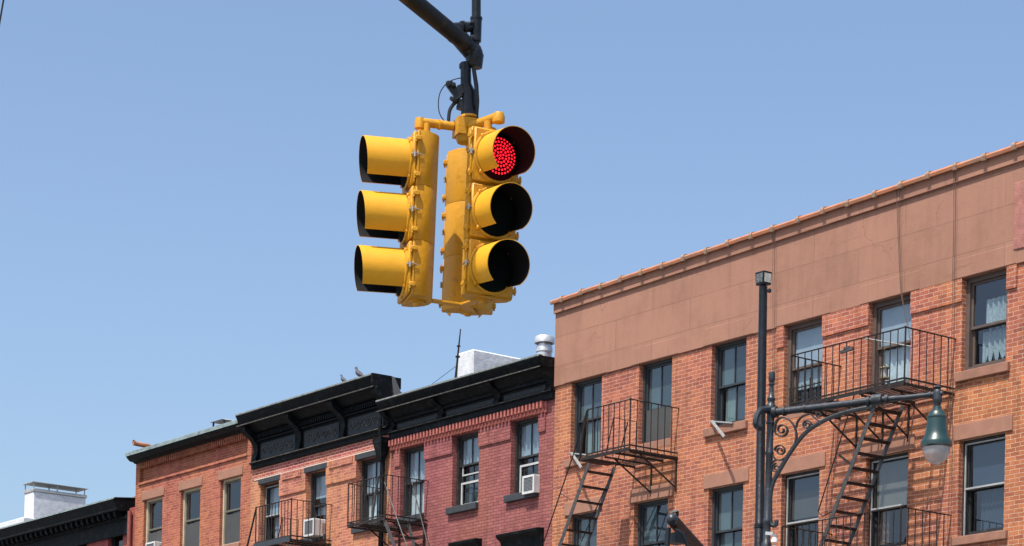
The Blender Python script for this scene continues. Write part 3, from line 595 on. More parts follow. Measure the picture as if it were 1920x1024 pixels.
# ================================================================= building A
xA0, xA1 = ZX(253.5, 950)[0], xB0-.004
orgA = (xA0, 0, 0)
bA = thing('row_house', 'red brick row house with grey metal roof gutter and three brown lintels', 'building', orgA)
pA = .34
zAg = (P(237, 849, -pA).z+P(440, 791, -pA).z)/2; xAa, xAb = P(236, 849, -pA).x, P(446, 790, -pA).x
zAl = zpx([(265, 938), (336, 921), (408, 903), (378, 911)]); zAlt = zpx([(265, 922), (335.6, 905), (408, 888), (455, 872)])
zAp = zpx([(264, 907), (456, 857)]); zAw = zpx([(257, 868), (452, 812)])
print('A', xA0, xA1, zAg, zAw, zAp, zAl)
AW = [(ZX(270, 938)[0], ZX(305, 932)[0]), (ZX(339, 922)[0], ZX(376, 914)[0]), (ZX(413.5, 903)[0], ZX(452, 893)[0])]
hA = zpx([(415, 902)])-zpx([(415, 1026)])
holes = [(a, b, zAl-hA, zAl) for a, b in AW]+[(a, b, zAl-hA-2.7, zAl-2.7) for a, b in AW]
m = MB(orgA); pa, pb = xA0+.22, xA1-.22
wall(m, xA0, xA1, 0, zAp, holes)
for a, b in ((xA0, pa), (pb, xA1)): m.quad((a, 0, zAp), (b, 0, zAp), (b, 0, zAw+.2), (a, 0, zAw+.2))
m.quad((pa, 0, zAp), (pb, 0, zAp), (pb, .10, zAp+.03), (pa, .10, zAp+.03)); m.quad((pa, .10, zAp+.03), (pb, .10, zAp+.03), (pb, .10, zAw+.2), (pa, .10, zAw+.2))
m.quad((pa, 0, zAp), (pa, .10, zAp+.03), (pa, .10, zAw+.2), (pa, 0, zAw+.2)); m.quad((pb, 0, zAp), (pb, .10, zAp+.03), (pb, .10, zAw+.2), (pb, 0, zAw+.2))
shell(m, xA0+.001, xA1-.001, zAw+.2); m.build('wall', [M['brickA'], M['roof']], bA)
m = MB(orgA); n = 54
for k in range(n):
    x = pa+(pb-pa)*k/n; m.box((x, -.03, zAw-.2), (x+(pb-pa)/n*.45, .11, zAw-.02))
m.box((pa, -.035, zAw-.03), (pb, .11, zAw+.06)); m.build('brick_dentil_course', M['brickA'], bA)
m = MB(orgA); m.bbox((pa-.02, -.04, zAp-.03), (pb+.02, .02, zAp+.045), .012); m.build('brick_ledge', M['brickA'], bA)
m = MB(orgA); m.prism([(.3, zAg+.12), (-pA+.05, zAg+.02), (-pA, zAg), (-pA-.01, zAg-.05), (-pA+.0, zAg-.06), (-pA+.03, zAg-.12), (-pA+.12, zAg-.2), (-.1, zAg-.215), (-.08, zAg-.245), (.02, zAg-.25), (.3, zAg-.2)], xAa, xAb); gA = m.build('gutter_cornice', M['cornice'], bA)
m = MB(orgA); m.prism([(-pA-.014, zAg-.085), (-pA-.014, zAg+.01), (-pA+.04, zAg+.035), (.3, zAg+.135), (.3, zAg+.125), (-pA+.05, zAg+.02)], xAa-.01, xAb+.0); m.build('metal_edge', M['gutter'], gA)
for i, (a, b) in enumerate(AW):
    W = window(bA, orgA, a, b, zAl-hA, zAl, frame='creamframe', sash='olive', mull=False, cas=.05, yf=.09, back='dark' if i == 0 else 'blueroom', items=[('screen', .05, .98, .0, .47, 'screen')], meet=.53, ft=.06)
    slab(W, orgA, 'lintel', a-.09, b+.1, zAl-.002, zAlt, -.03, .05, 'lintel'); slab(W, orgA, 'sill', a-.03, b+.03, zAl-hA-.14, zAl-hA, -.05, .1, 'lintel')
    window(bA, orgA, a, b, zAl-hA-2.7, zAl-2.7, frame='creamframe', sash='olive', mull=False)

# ================================================================= building Z : far left
xZ1 = xA0-.004; xZ0 = xZ1-11; orgZ = (xZ1, 0, 0)
bZ = thing('row_house', 'low dark red building with a black modillion cornice at the far left', 'building', orgZ)
pz = .5; zZt = (P(212, 935.5, -pz).z+P(119, 954.5, -pz).z+P(44, 977, -pz).z)/3; xZe = P(213, 935, -pz).x
zZc = (P(216, 955, -pz+.1).z+P(2, 1015, -pz+.1).z)/2
print('Z', xZ0, xZ1, zZt, zZc)
ZWn = [(ZX(203, 990)[0], ZX(231, 985)[0]), (ZX(133, 1010)[0], ZX(163, 1005)[0]), (ZX(60, 1020)[0], ZX(92, 1020)[0])]
zZh = P(215, 990).z
holes = [(a, b, zZh-1.7, zZh) for a, b in ZWn]
m = MB(orgZ); wall(m, xZ0, xZ1, 0, zZc+.1, holes); shell(m, xZ0+.001, xZ1-.001, zZc+.1); m.build('wall', [M['brickZ'], M['roof']], bZ)
m = MB(orgZ); H = zZt-zZc
m.prism([(.3, zZt+.06), (-pz+.04, zZt), (-pz, zZt-.02), (-pz+.01, zZt-.07), (-pz+.06, zZt-H*.5), (-pz+.1, zZc+.06), (-pz+.06, zZc+.03), (-pz+.07, zZc), (.02, zZc), (.3, zZc)], xZ0, xZe)
m.box((xZ0, -.07, zZc-.62), (xZ1-.25, .02, zZc)); m.box((xZ0, -.13, zZc-.2), (xZ1-.25, -.05, zZc-.12)); cz = m.build('cornice', M['cornice'], bZ)
m = MB(orgZ); m.prism([(-pz-.012, zZt-.05), (-pz+.02, zZt+.0), (.3, zZt+.075), (.3, zZt+.065), (-pz+.04, zZt-.01)], xZ0, xZe+.01); m.build('metal_edge', M['gutter'], cz)
x = xZe-.22
while x > xZ0+.2:
    m = MB(orgZ); m.prism([(-.08, zZc-.13), (-.2, zZc-.13), (-.30, zZc-.16), (-.36, zZc-.12), (-.37, zZc-.04), (-.37, zZc+.01), (-.08, zZc+.01)], x-.05, x+.05); m.build('modillion', M['cornice'], cz); x -= .335
m = MB(orgZ); m.tube([(xZ1-.14, -.09, zZc-.02), (xZ1-.14, -.09, 2)], .06, 10); m.build('drainpipe', M['redbrown'], bZ)
for a, b in ZWn: window(bZ, orgZ, a, b, zZh-1.7, zZh, frame='blackframe', mull=False, back='dark', items=[('shade', 0, 1, 0, .4, 'curtain')])

# ================================================================= roof furniture
def chimney_box(px_corner, py_top, Y, wx, dy, zb, lip):
    c = P(px_corner, py_top, Y); return c
c = P(63, 921, 3.0)      # near top corner of the brickwork
t = thing('chimney', 'white painted chimney with a flat metal rain cap on legs, far left', 'chimney', (c.x-.2, 3.7, zZc))
w1 = c.x-P(46, 925, 3.0).x; L_ = P(161, 937, 3.0)
# depth of the +X face from the perpendicular line
def ysolve(px, py, X):      # point with x = X seen at pixel column px
    d = ray(px, py); k = (X-CAM.x)/d.x; return CAM+d*k
e = ysolve(161, 936, c.x); dY = max(.8, min(3.2, e.y-3.0)); print('chimney depth', e.y, 'w', w1)
org = t.location.copy()
m = MB(org); m.bbox((c.x-w1, 3.0, zZc-.5), (c.x, 3.0+dY, c.z), .02); m.build('stack', M['white'], t)
m = MB(org); m.bbox((c.x-w1-.03, 2.97, c.z+.001), (c.x+.03, 3.03+dY, c.z+.1), .01); m.build('crown_slab', M['silver'], t)
for yy in (3.0, 3.0+dY*.45, 3.0+dY-.05):
    for xx in (c.x-.04, c.x-w1+.02):
        m = MB(org); m.box((xx-.016, yy, c.z+.1), (xx+.016, yy+.03, c.z+.3)); m.build('leg', M['silver'], t)
m = MB(org); m.box((c.x-w1-.06, 2.94, c.z+.3), (c.x+.06, 3.06+dY, c.z+.315)); m.build('rain_cap', M['silver'], t)
m = MB((P(20, 970, 2).x, 2, zZc)); q = P(44, 968, 2.0); m.bbox((q.x-5, 2.0, zZc-.3), (q.x, 3.0-.06, q.z-.02), .02); o = m.build('roof_parapet', M['white']); tag(o, 'low white painted roof wall beside the white chimney', 'parapet wall')
# white bulkhead on C with nearest corner at px 887
c = P(887, 654, 1.2); wl = c.x-P(858, 657, 1.2).x; e = ysolve(981, 669, c.x); print('bulk', e.y, wl)
m = MB((c.x-wl/2, 1.2, zc_bot)); m.bbox((c.x-wl, 1.2, zc_bot-.2), (c.x, min(4.5, e.y), c.z), .03); o = m.build('white_chimney', M['white']); tag(o, 'broad white painted chimney block behind the black cornice of the red house', 'chimney')
# metal roof vent
c = P(1021, 640, .9); t = thing('roof_vent', 'round galvanised metal roof vent at the right end of the red house cornice', 'roof vent', (c.x, .9, c.z-.5)); org = t.location.copy()
m = MB(org); m.lathe((c.x, .9, c.z), [(.001, .12), (.20, .10), (.225, .07), (.225, -.05), (.19, -.055), (.19, .0), (.001, 0)], 28); m.build('cap', M['steel'], t)
m = MB(org); m.lathe((c.x, .9, c.z), [(.14, 0), (.14, -.1), (.17, -.11), (.18, -.14), (.185, -.24), (.17, -.25), (.17, -.6)], 28); m.build('flue', M['steel'], t)
# antenna mast
a = P(854, 712, .7); b = P(863.5, 617, .7)
t = thing('antenna_mast', 'thin dark antenna mast standing left of the white chimney block', 'antenna', (a.x, .7, a.z-.3)); org = t.location.copy()
m = MB(org); m.tube([(a.x, .7, a.z-.4), a, (a+b)/2+Vector((.0, 0, 0)), b], [.03, .03, .022, .013], 6); mm = P(859, 668, .7); m.box((mm.x-.05, .66, mm.z-.03), (mm.x+.02, .74, mm.z+.01)); mm = P(861, 650, .7); m.box((mm.x-.06, .67, mm.z), (mm.x+.01, .73, mm.z+.03)); m.build('mast', M['iron'], t)
m = MB(org); m.tube([P(856, 686, .7), P(800, 728, .7)], .006, 5); m.build('guy_wire', M['iron'], t)
# small chimney cap and ridge tile behind A
c = P(415, 790, 1.6); t = thing('small_chimney', 'small chimney with grey metal lid, just showing above the gutter', 'chimney', (c.x, 1.6, c.z-.4)); org = t.location.copy()
m = MB(org); m.box((c.x-.35, 1.5, c.z-.9), (c.x+.3, 2.3, c.z-.13)); m.build('stack', M['white'], t)
m = MB(org); m.hexa([(c.x-.38, 1.45, c.z-.0), (c.x+.3, 1.45, c.z+.0), (c.x+.3, 2.4, c.z), (c.x-.38, 2.4, c.z), (c.x-.3, 1.6, c.z+.04), (c.x+.2, 1.6, c.z+.04), (c.x+.2, 2.2, c.z+.04), (c.x-.3, 2.2, c.z+.04)]); 
m.build('lid', M['silver'], t)
m = MB(org)
for xx in (c.x-.33, c.x+.26):
    for yy in (1.52, 2.25): m.box((xx-.02, yy, c.z-.14), (xx+.02, yy+.04, c.z))
m.build('legs', M['slate'], t)
c = P(253, 829, .3); m = MB((c.x, .3, c.z-.08)); m.tube([(c.x, .25, c.z-.04), (c.x+.05, .75, c.z-.07)], [.06, .07], 8); m.lathe((c.x, .25, c.z), [(.05, 0), (.065, -.0), (.065, .04), (.05, .04)], 8, axis=(0, 1, 0)); o = m.build('ridge_tile', M['oldtile']); tag(o, 'orange terracotta coping tile on the left end of the guttered roof', 'roof tile')
c = P(240, 937, .3); m = MB((c.x, .3, c.z-.3)); m.hexa([(c.x-.2, .3, c.z-.3), (xZ1-.02, .3, c.z-.3), (xZ1-.02, 1.2, c.z-.3), (c.x-.2, 1.2, c.z-.3), (c.x-.1, .3, c.z), (xZ1-.02, .3, c.z+.1), (xZ1-.02, 1.2, c.z+.1), (c.x-.1, 1.2, c.z)]); o = m.build('ridge_tile', M['oldtile']); tag(o, 'orange tile flashing on the low dark cornice against the brick side wall', 'roof tile')

# ================================================================= pigeons
def pigeon(px, py, s, face, label, hide=0):
    Y = -.38; c = P(px, py, Y); z0 = zb_top+.02
    org = Vector((c.x, Y, z0)); f = Vector((face, -.2, 0)).normalized()
    def q(a, h): return org+f*a*s+Vector((0, 0, h*s))
    m = MB(org)
    m.tube([q(-.19, .035), q(-.12, .065), q(-.06, .10), q(0, .135), q(.04, .165), q(.06, .20), q(.068, .235), q(.078, .262), q(.10, .272), q(.115, .266), q(.135, .258)],
           [.012*s, .022*s, .045*s, .056*s, .052*s, .036*s, .023*s, .025*s, .022*s, .01*s, .003*s], 10)
    o = m.build('pigeon', M['pigeon']); tag(o, label, 'pigeon')
    g = MB(org)
    for sd_ in (-.02, .02): g.tube([q(0, .1)+Vector((0, sd_, 0)), q(.01, .0)+Vector((0, sd_, 0)), q(.04, .005)+Vector((0, sd_, 0))], .006*s, 5)
    g.build('legs', M['terracotta'], o); return o
pigeon(673, 706, 1.15, -1, 'grey pigeon standing upright, the higher of two on the black cornice')
pigeon(644, 716, .9, -1, 'grey pigeon crouching, the lower of two on the black cornice')

# ================================================================= fire escapes
def fire_escape(label, xa, xb, zf, dep, hr, hole=None, ladders=(), pick=.14, gate=None, posts_left=True, left_side=True, brackets=(), slatY=None, rail_gap=None):
    xa, xb = min(xa, xb), max(xa, xb); yF = -dep
    t = thing('fire_escape', label, 'fire escape', ((xa+xb)/2, 0, zf), 'fire escapes on the brick fronts'); org = t.location.copy()
    m = MB(org)
    n = int(dep/.094)
    for k in range(n+1):
        y = yF+.02+(dep-.06)*k/n
        segs = [(xa, xb)]
        if hole and y > hole[2] and y < hole[3]: segs = [(xa, hole[0]), (hole[1], xb)]
        for p, q_ in segs:
            if q_-p > .02: m.box((p, y-.0165, zf-.008), (q_, y+.0165, zf+.004))
    for x in [xa+.01+(xb-xa-.02)*k/3 for k in range(4)]:
        if hole and hole[0]+.03 < x < hole[1]-.03: continue
        m.box((x-.02, yF, zf-.045), (x+.02, -.0, zf-.008))
    m.box((xa, yF-.012, zf-.04), (xb, yF-.002, zf+.03))
    m.build('platform', M['iron'], t)
    # railing
    m = MB(org); zt_ = zf+hr
    m.bar((xa, yF, zt_), (xb, yF, zt_), .035, .014, (0, 1, 0)); m.bar((xb, yF, zt_), (xb, 0, zt_), .035, .014, (1, 0, 0))
    m.bar((xa, yF, zf+.07), (xb, yF, zf+.07), .012, .03, (0, 1, 0)); m.bar((xb, yF, zf+.07), (xb, 0, zf+.07), .012, .03, (1, 0, 0))
    if left_side: m.bar((xa, yF, zt_), (xa, 0, zt_), .035, .014, (1, 0, 0)); m.bar((xa, yF, zf+.07), (xa, 0, zf+.07), .012, .03, (1, 0, 0))
    k = int((xb-xa)/pick)
    for i in range(k+1):
        x = xa+(xb-xa)*i/k; r = .010 if 0 < i < k else .016; m.tube([(x, yF, zf-.02), (x+random.uniform(-.006, .006), yF, zt_)], r, 6)
    k = int(dep/pick)
    for i in range(1, k):
        y = yF+dep*i/k; m.tube([(xb, y, zf), (xb, y, zt_)], .010, 6)
        if left_side: m.tube([(xa, y, zf), (xa, y, zt_)], .010, 6)
    m.lathe((xb, yF, zt_), [(.001, .03), (.022, .015), (.022, -.01), (.001, -.02)], 8)
    m.build('railing', M['iron'], t)
    if gate:       # inner U-shaped rail round the ladder hole
        g = MB(org); gx, gy0, gy1, gh = gate
        g.tube([(gx-.25, gy0, zf), (gx, gy0, zf+gh), (gx, gy1, zf+gh), (gx-.02, gy1, zf)], .013, 6); g.tube([(gx, gy0, zf+gh), (gx, gy0, zf)], .01, 6); g.tube([(gx, (gy0+gy1)/2, zf+gh), (gx, (gy0+gy1)/2, zf)], .01, 6)
        g.build('inner_rail', M['iron'], t)
    for x in brackets:
        g = MB(org); g.bar((x, yF+.25, zf-.05), (x, -.01, zf-.62), .012, .035, (1, 0, 0)); g.bar((x, -.02, zf-.7), (x, -.02, zf-.02), .03, .02, (1, 0, 0)); g.bar((x, yF+.05, zf-.055), (x, -.0, zf-.055), .035, .03, (1, 0, 0))
        g.build('bracket', M['iron'], t)
    return t
def ladder(t, top, bot, y0, y1, treads, wd=.10, mat='irongrey', hand=None):
    org = t.location.copy(); a = Vector((top[0], 0, top[1])); b = Vector((bot[0], 0, bot[1]))
    for y in (y0, y1): g = MB(org); g.bar(a+Vector((0, y, 0)), b+Vector((0, y, 0)), .012, wd, (0, 1, 0)); g.build('stair_stringer', M[mat], t)
    h = MB(org)
    for i in range(treads):
        p = a+(b-a)*((i+.55)/treads); h.box((p.x-.07, y0+.01, p.z-.012), (p.x+.07, y1-.01, p.z+.012)); 
    h.build('stair_treads', M['iron'], t)
# --- D1
dep = 1.25
def fzx(px, py, d=dep): q = P(px, py, -d); return q.x, q.z
q1 = fzx(1179.4, 841); q0 = fzx(1092, 863); qt = fzx(1188, 747); w_ = P(1271.7, 856, 0)
print('D1 floor', q1, q0, 'wall corner', w_.x, w_.z, 'rail', qt, 'w', P(1273.6, 765, 0))
zf = q1[1]; hr = qt[1]-zf; x1 = (q1[0]+w_.x)/2; x0 = q0[0]; xf0 = fzx(1102, 771)[0]
t1 = fire_escape('fire escape balcony with stair, on the left part of the orange building', xf0, x1, zf, dep, hr, hole=(xf0-.0, xf0+.75, -dep+.06, -.55), pick=.165, left_side=False,
                 gate=(P(1144.7, 781, -.95).x+.1, -.95, -.35, .78), brackets=(xf0+.55, x1-.02))
org = t1.location.copy()
g = MB(org); g.tube([Vector((xf0, -dep, zf+hr)), Vector((xf0-.12, -dep, zf+hr*.6)), Vector((xf0-.22, -dep, zf))], [.022, .026, .026], 6); g.box((xf0-.26, -dep-.01, zf-.03), (xf0+.02, -.5, zf+.01)); g.build('end_post', M['iron'], t1)
a = fzx(1103, 868); b = fzx(1047.7, 1024); k = (b[0]-a[0])/(b[1]-a[1]); zb2 = a[1]-2.75
ladder(t1, a, (a[0]+k*(zb2-a[1]), zb2), -dep+.02, -dep+.68, 10, wd=.09)
g = MB(org); a2 = fzx(1101.8, 771); b2 = fzx(1020, 1020); g.tube([Vector((a2[0], -dep-.02, a2[1])), Vector((fzx(1078, 848)[0], -dep-.02, fzx(1078, 848)[1])), Vector((b2[0], -dep-.02, b2[1]))], .013, 6)
g.tube([Vector((xf0+.42, -dep+.7, zf+.75)), Vector((xf0+.12, -dep+.7, zf)), Vector((b2[0]+.35, -dep+.7, b2[1]+.1))], .012, 6); 
q = fzx(1052, 925); g.tube([(q[0], -dep-.02, q[1]), (q[0]+.32, -dep+.02, q[1]-.18)], .008, 5)
g.build('handrail', M['iron'], t1)
# --- D2
q1 = fzx(1706, 716); w_ = P(1779, 737, 0); qt = fzx(1701.3, 612.5); ql = fzx(1484, 669)
print('D2', q1, 'wallx', w_, qt, ql, P(1783, 630.6, 0))
zf = (q1[1]+w_.z)/2; hr = qt[1]-zf; x1 = (q1[0]+w_.x)/2; x0 = ql[0]
t2 = fire_escape('wide fire escape balcony with a steep stair under it, behind the street lamp arm', x0, x1, zf, dep, hr, hole=(x0+.95, x1-1.0, -dep+.1, -.5), pick=.165, brackets=(x0+.45, x0+1.1, x1-1.05, x1-.35),
                 gate=(x1-.95, -1.1, -.5, .0))
org = t2.location.copy()
yy0, yy1 = -dep+.15, -dep+.80
a = P(1637, 768, yy0); b = P(1539, 1024, yy0)
k = (b.x-a.x)/(b.z-a.z); zb2 = a.z-2.72; a_ = (a.x+k*.15, a.z+.15)
ladder(t2, a_, (a.x+k*(zb2-a.z), zb2), yy0, yy1, 12, wd=.085)
g = MB(org); p1 = P(1606, 770, yy0); p2 = P(1534, 960, yy0); p3 = P(1542, 968, yy0); g.tube([Vector((p1.x, yy0-.05, p1.z+.3)), p2, p3, P(1560, 960, yy0)], .012, 6); g.bar(P(1573, 853, yy0), P(1597, 872, yy0), .01, .04); g.build('handrail', M['iron'], t2)
# --- D3
q1 = fzx(1701, 948.5); w_ = P(1772, 962, 0); ql = fzx(1467, 985)
hr3 = hr; zf3 = q1[1]-hr
t3 = fire_escape('lower fire escape balcony below the wide one, cut off by the bottom of the picture', ql[0], (q1[0]+w_.x)/2, zf3, dep, hr3, pick=.165, brackets=(ql[0]+.4, q1[0]-.4))
# --- B escape
dB = 1.15
q1 = fzx(543, 1010, dB); q2 = fzx(480, 1024, dB); qt = fzx(546, 936, dB); ql = fzx(480.5, 950.5, dB); w_ = P(623, 1021, 0)
print('B esc', q1, ql, w_, qt)
zf = (q1[1]+w_.z)/2; hr = qt[1]-q1[1]; x1 = (q1[0]+w_.x)/2
t4 = fire_escape('fire escape balcony holding up against the leftmost window under the tall black cornice', ql[0], x1, q1[1], dB, hr, pick=.15, left_side=False, gate=(P(530, 957, -.9).x, -.9, -.45, .62), brackets=(ql[0]+.3, x1-.1))
t4['label'] = 'fire escape balcony by the left two windows under the tallest black cornice'
org = t4.location.copy(); g = MB(org); g.tube([(ql[0], -dB, q1[1]+hr), (fzx(473, 985, dB)[0], -dB, fzx(473, 985, dB)[1]), (fzx(455, 1060, dB)[0], -dB, fzx(455, 1060, dB)[1])], [.02, .024, .024], 6); g.tube([(ql[0]+.5, -.9, q1[1]+.62), (ql[0]+.25, -.9, q1[1])], .012, 6); g.build('handrail', M['iron'], t4)
g = MB(org); g.box((ql[0]-.05, -dB-.03, q1[1]-.07), (x1, -dB-.015, q1[1]+.06)); g.build('edge_plate', M['slate'], t4)
# --- C escape (spans B and C)
q1 = fzx(652, 986, dB); q2 = fzx(720, 969, dB); qt = fzx(655, 907, dB); w_ = P(804.5, 983, 0)
print('C esc', q1, q2, w_, qt)
zf = (q1[1]+w_.z)/2; zf = q1[1]; hr = qt[1]-zf; x1 = (w_.x+q2[0])/2
t5 = fire_escape('fire escape balcony crossing onto the dark red house behind the drainpipe', q1[0], x1, zf, dB, hr, pick=.16, hole=(x1-.6, x1-.1, -dB+.1, -.5), brackets=(q1[0]+.45, x1-.1))
org = t5.location.copy(); g = MB(org)
def pp(px, py, y): v = P(px, py, y); return v
g.tube([pp(709.5, 894, -dB), pp(704, 925, -dB), pp(698, 973, -dB)], .028, 6)
g.tube([pp(721, 904, -dB), pp(745, 975, -dB), pp(763, 1024, -dB)], .014, 6); g.tube([pp(772, 903, -.4), pp(803, 1024, -.4)], .014, 6); g.build('handrail', M['irongrey'], t5)
for u_, v_ in ((pp(722, 978, -dB), pp(742, 1030, -dB)), (pp(765, 982, -.5), pp(779, 1030, -.5))): st = MB(org); st.bar(u_, v_, .012, .10); st.build('stair_stringer', M['irongrey'], t5)
st = MB(org); v1 = pp(737, 1006, -dB); st.box((v1.x-.05, -dB, v1.z), (v1.x+.1, -.5, v1.z+.03)); st.build('tread', M['iron'], t5)

# ================================================================= things on the facade
def ac(px0, px1, py0, py1, Yf, dpt, label, lab=True, grille_front=True, ref=None):
    a = P(px0, py1, Yf); b = P(px1, py0, Yf); return a, b
def ac_unit(xa, xb, za, zb, y0, y1, label):
    t = thing('air_conditioner', label, 'air conditioner', ((xa+xb)/2, (y0+y1)/2, za), 'window air conditioners'); org = t.location.copy()
    m = MB(org); frame_rect(m, xa, xb, za, zb, .045, y0, y0+.05); m.bbox((xa+.004, y0+.05, za+.004), (xb-.004, y1, zb-.004), .012); m.build('case', M['acwhite'], t)
    g = MB(org); n = 10
    for k in range(n): z = za+.05+(zb-za-.1)*k/n; g.box((xa+.045, y0+.012, z), (xb-.045, y0+.03, z+(zb-za)/n*.45))
    g.box((xa+.04, y0+.03, za+.04), (xb-.04, y0+.049, zb-.04)); g.build('grille', M['acgrille'], t)
    g = MB(org)
    for k in range(7): z = za+.08+(zb-za-.16)*k/7; g.box((xb-.003, y0+(y1-y0)*.45, z), (xb+.002, y0+(y1-y0)*.8, z+.02))
    g.build('side_vent', M['aclabel'], t)
    return t
# B2 : front face px 568-594, side to 611
yb = -.36; za = P(570, 1007, yb).z; zb = P(570, 975, yb).z; xa = P(569, 990, yb).x; xb = P(588, 985, yb).x
ac_unit(xa, xb, za, zb, yb, .18, 'white window air conditioner behind the fire escape railing under the tallest black cornice')
yc = -.16; za = P(981, 927, yc).z; zb = P(981, 893, yc).z; xa = P(979, 910, yc).x; xb = P(1001, 905, yc).x
ac_unit(xa, xb, za, zb, yc, .2, 'white window air conditioner in the right window of the dark red house')
ya = -.18; zb = P(275, 1018, ya).z; xa = P(273, 1015, ya).x; xb = P(290, 1013, ya).x
ac_unit(xa, xb, zb-.38, zb, ya, .15, 'white window air conditioner at the bottom of the leftmost brown lintel window')
# white angle brackets below the windows
for (p, q_, r_, lab) in (((1335, 790), (1374, 793), (1358, 819), 'white metal angle bracket on the sill left of the tall plain pole'), ((1072, 850), (1104, 853), (1090, 877), 'white metal angle bracket beside the small fire escape stair')):
    A = P(*p, -.10); m = MB(A); Bq = P(*q_, -.09); m.bar(A, Bq, .03, .025); Cq = P(*r_, -.42); m.bar(A, Cq, .03, .045)
    m.bar(A, A+Vector((.0, 0, -.0))+Vector((-.08, .02, .02)), .02, .03); o = m.build('angle_bracket', M['greywhite']); tag(o, lab, 'bracket', 'white angle brackets')
# cables down the facade
def cable(pts, r, label, y=-.09):
    p = [P(a, b, y) for a, b in pts]; m = MB(p[0]); m.tube(p, r, 5); o = m.build('cable', M['cablegrey']); tag(o, label, 'cable', 'thin cables down the orange building'); return o
cable([(1449, 428), (1449.5, 470), (1448.5, 520), (1449.5, 600), (1448.7, 700)], .0045, 'thin dark cable above the lamp post finial, the left one of a close pair')
cable([(1453, 428), (1452.6, 500), (1453.5, 560), (1452, 640), (1452.5, 760)], .0045, 'thin dark cable above the lamp post finial, the right one of a close pair')
cable([(1681, 350), (1683, 420), (1687, 510), (1689, 550), (1697, 590), (1702, 612)], .0065, 'slack cable from the coping to the corner of the wide fire escape')
cable([(1690, 348), (1686, 365), (1687, 440), (1690, 540), (1695, 580)], .0045, 'thin cable looped over the coping beside the slack one')
cable([(1788, 316), (1788.5, 400), (1786.5, 500), (1785, 600), (1782, 760), (1781, 900), (1775, 1024)], .0055, 'long cable down the wall left of the lace curtain window, left of its pair')
cable([(1791, 316), (1792, 400), (1790, 520), (1788, 640), (1786, 760), (1783, 1024)], .0045, 'long cable down the wall left of the lace curtain window, right of its pair')
# things on the wide fire escape
A = P(1620, 634, -.9); Bq = P(1709, 650, -.3); m = MB(A); m.tube([A, Bq], .013, 8); o = m.build('white_rod', M['greywhite']); tag(o, 'white rod laid across the wide fire escape in front of a window', 'rod')
A = P(1576, 661, -1.28); Bq = P(1600, 653, -1.28); m = MB((A+Bq)/2); m.bar(A, Bq, .05, .05); m.bar(A*.7+Bq*.3+Vector((0, 0, .03)), A*.3+Bq*.7+Vector((0, 0, .03)), .05, .06); o = m.build('metal_clip', M['irongrey']); tag(o, 'dark metal clip fixed to the railing of the wide fire escape', 'clip')
c = P(1658, 697, -1.0); t = thing('hanging_lantern', 'small brass lantern hanging inside the railing of the wide fire escape', 'lantern', c); org = c
m = MB(org); m.lathe(c, [(.001, .13), (.02, .12), (.03, .10), (.09, .07), (.095, .055), (.06, .05)], 8); m.lathe(c, [(.06, -.10), (.10, -.11), (.10, -.13), (.001, -.13)], 8); m.tube([c+Vector((0, 0, .12)), c+Vector((0, 0, .5))], .004, 5)
for k in range(4): an = k*math.pi/2+.4; m.tube([c+Vector((.065*math.cos(an), .065*math.sin(an), .05)), c+Vector((.065*math.cos(an), .065*math.sin(an), -.1))], .008, 5)
m.build('lantern_frame', simple('old_brass', (.16, .14, .08), .5, metal=.3), t)
m = MB(org); m.lathe(c, [(.001, .05), (.055, .048), (.055, -.1), (.001, -.1)], 12); m.build('lantern_glass', M['globe'], t)

# ================================================================= street lamp (ornate) and plain pole
pd = 36.0
oPole = D(1430, 800, pd); armdir = camdir(.85, -.53)
plain = D(1428, 780, pd+.25)
zt_ = D(1431, 538, pd+.25).z
ob = Vector((plain.x, plain.y, .13))
t = thing('utility_pole', 'tall plain dark pole with small box on top, beside the scrolled lamp post', 'pole', ob)
def vert(px1, py1, px0, py0, dep):   # axis points of a nearly vertical pole seen between two pixels
    return D(px1, py1, dep), D(px0, py0, dep)
a, b = vert(1431, 538, 1423.5, 1024, pd+.25); dirv = (b-a).normalized(); ground_ = a+dirv*((a.z-.13)/-dirv.z)
t.location = ground_; org = ground_
m = MB(org); m.tube([ground_, a+(ground_-a)*.55, D(1424, 985, pd+.25), D(1424, 984, pd+.25), a], [.09, .085, .078, .072, .066], 20); m.tube([D(1424, 990, pd+.25), D(1424, 983, pd+.25)], .086, 18); m.tube([a, D(1431.2, 532, pd+.25)], .05, 12); m.build('shaft', M['pole'], t)
c = D(1431.5, 523, pd+.25); m = MB(org); h = .105; ca, sa = camdir(1, .25), camdir(-.25, 1)
def obox(mb, c, ex, ey, hx, hy, hz, taper=1., mat=0):
    v = []
    for z, s_ in ((-hz, taper), (hz, 1)):
        for sx_, sy_ in ((-1, -1), (1, -1), (1, 1), (-1, 1)): v.append(c+ex*sx_*hx*s_+ey*sy_*hy*s_+Vector((0, 0, z)))
    mb.hexa(v, mat)
e1, e2 = camdir(.6, -.8), camdir(.8, .6)
obox(m, c, e1, e2, .10, .085, .10, .9); m.build('control_box', M['pole'], t)
m = MB(org); obox(m, c+e1*.098, e1, e2, .006, .068, .07, .9); m.build('box_face', simple('weathered_white_face', (.48, .46, .40), .7, var=.4, vscale=25), t)
m = MB(org); obox(m, c-e2*.086, e1, e2, .075, .004, .07, .9); m.build('box_window', simple('dirty_grey_face', (.10, .11, .115), .5, var=.9, vscale=30), t)
m = MB(org); m.lathe(D(1442.5, 545, pd+.1), [(.001, .04), (.03, .02), (.035, -.02), (.001, -.04)], 10); m.build('sensor', M['pole'], t)
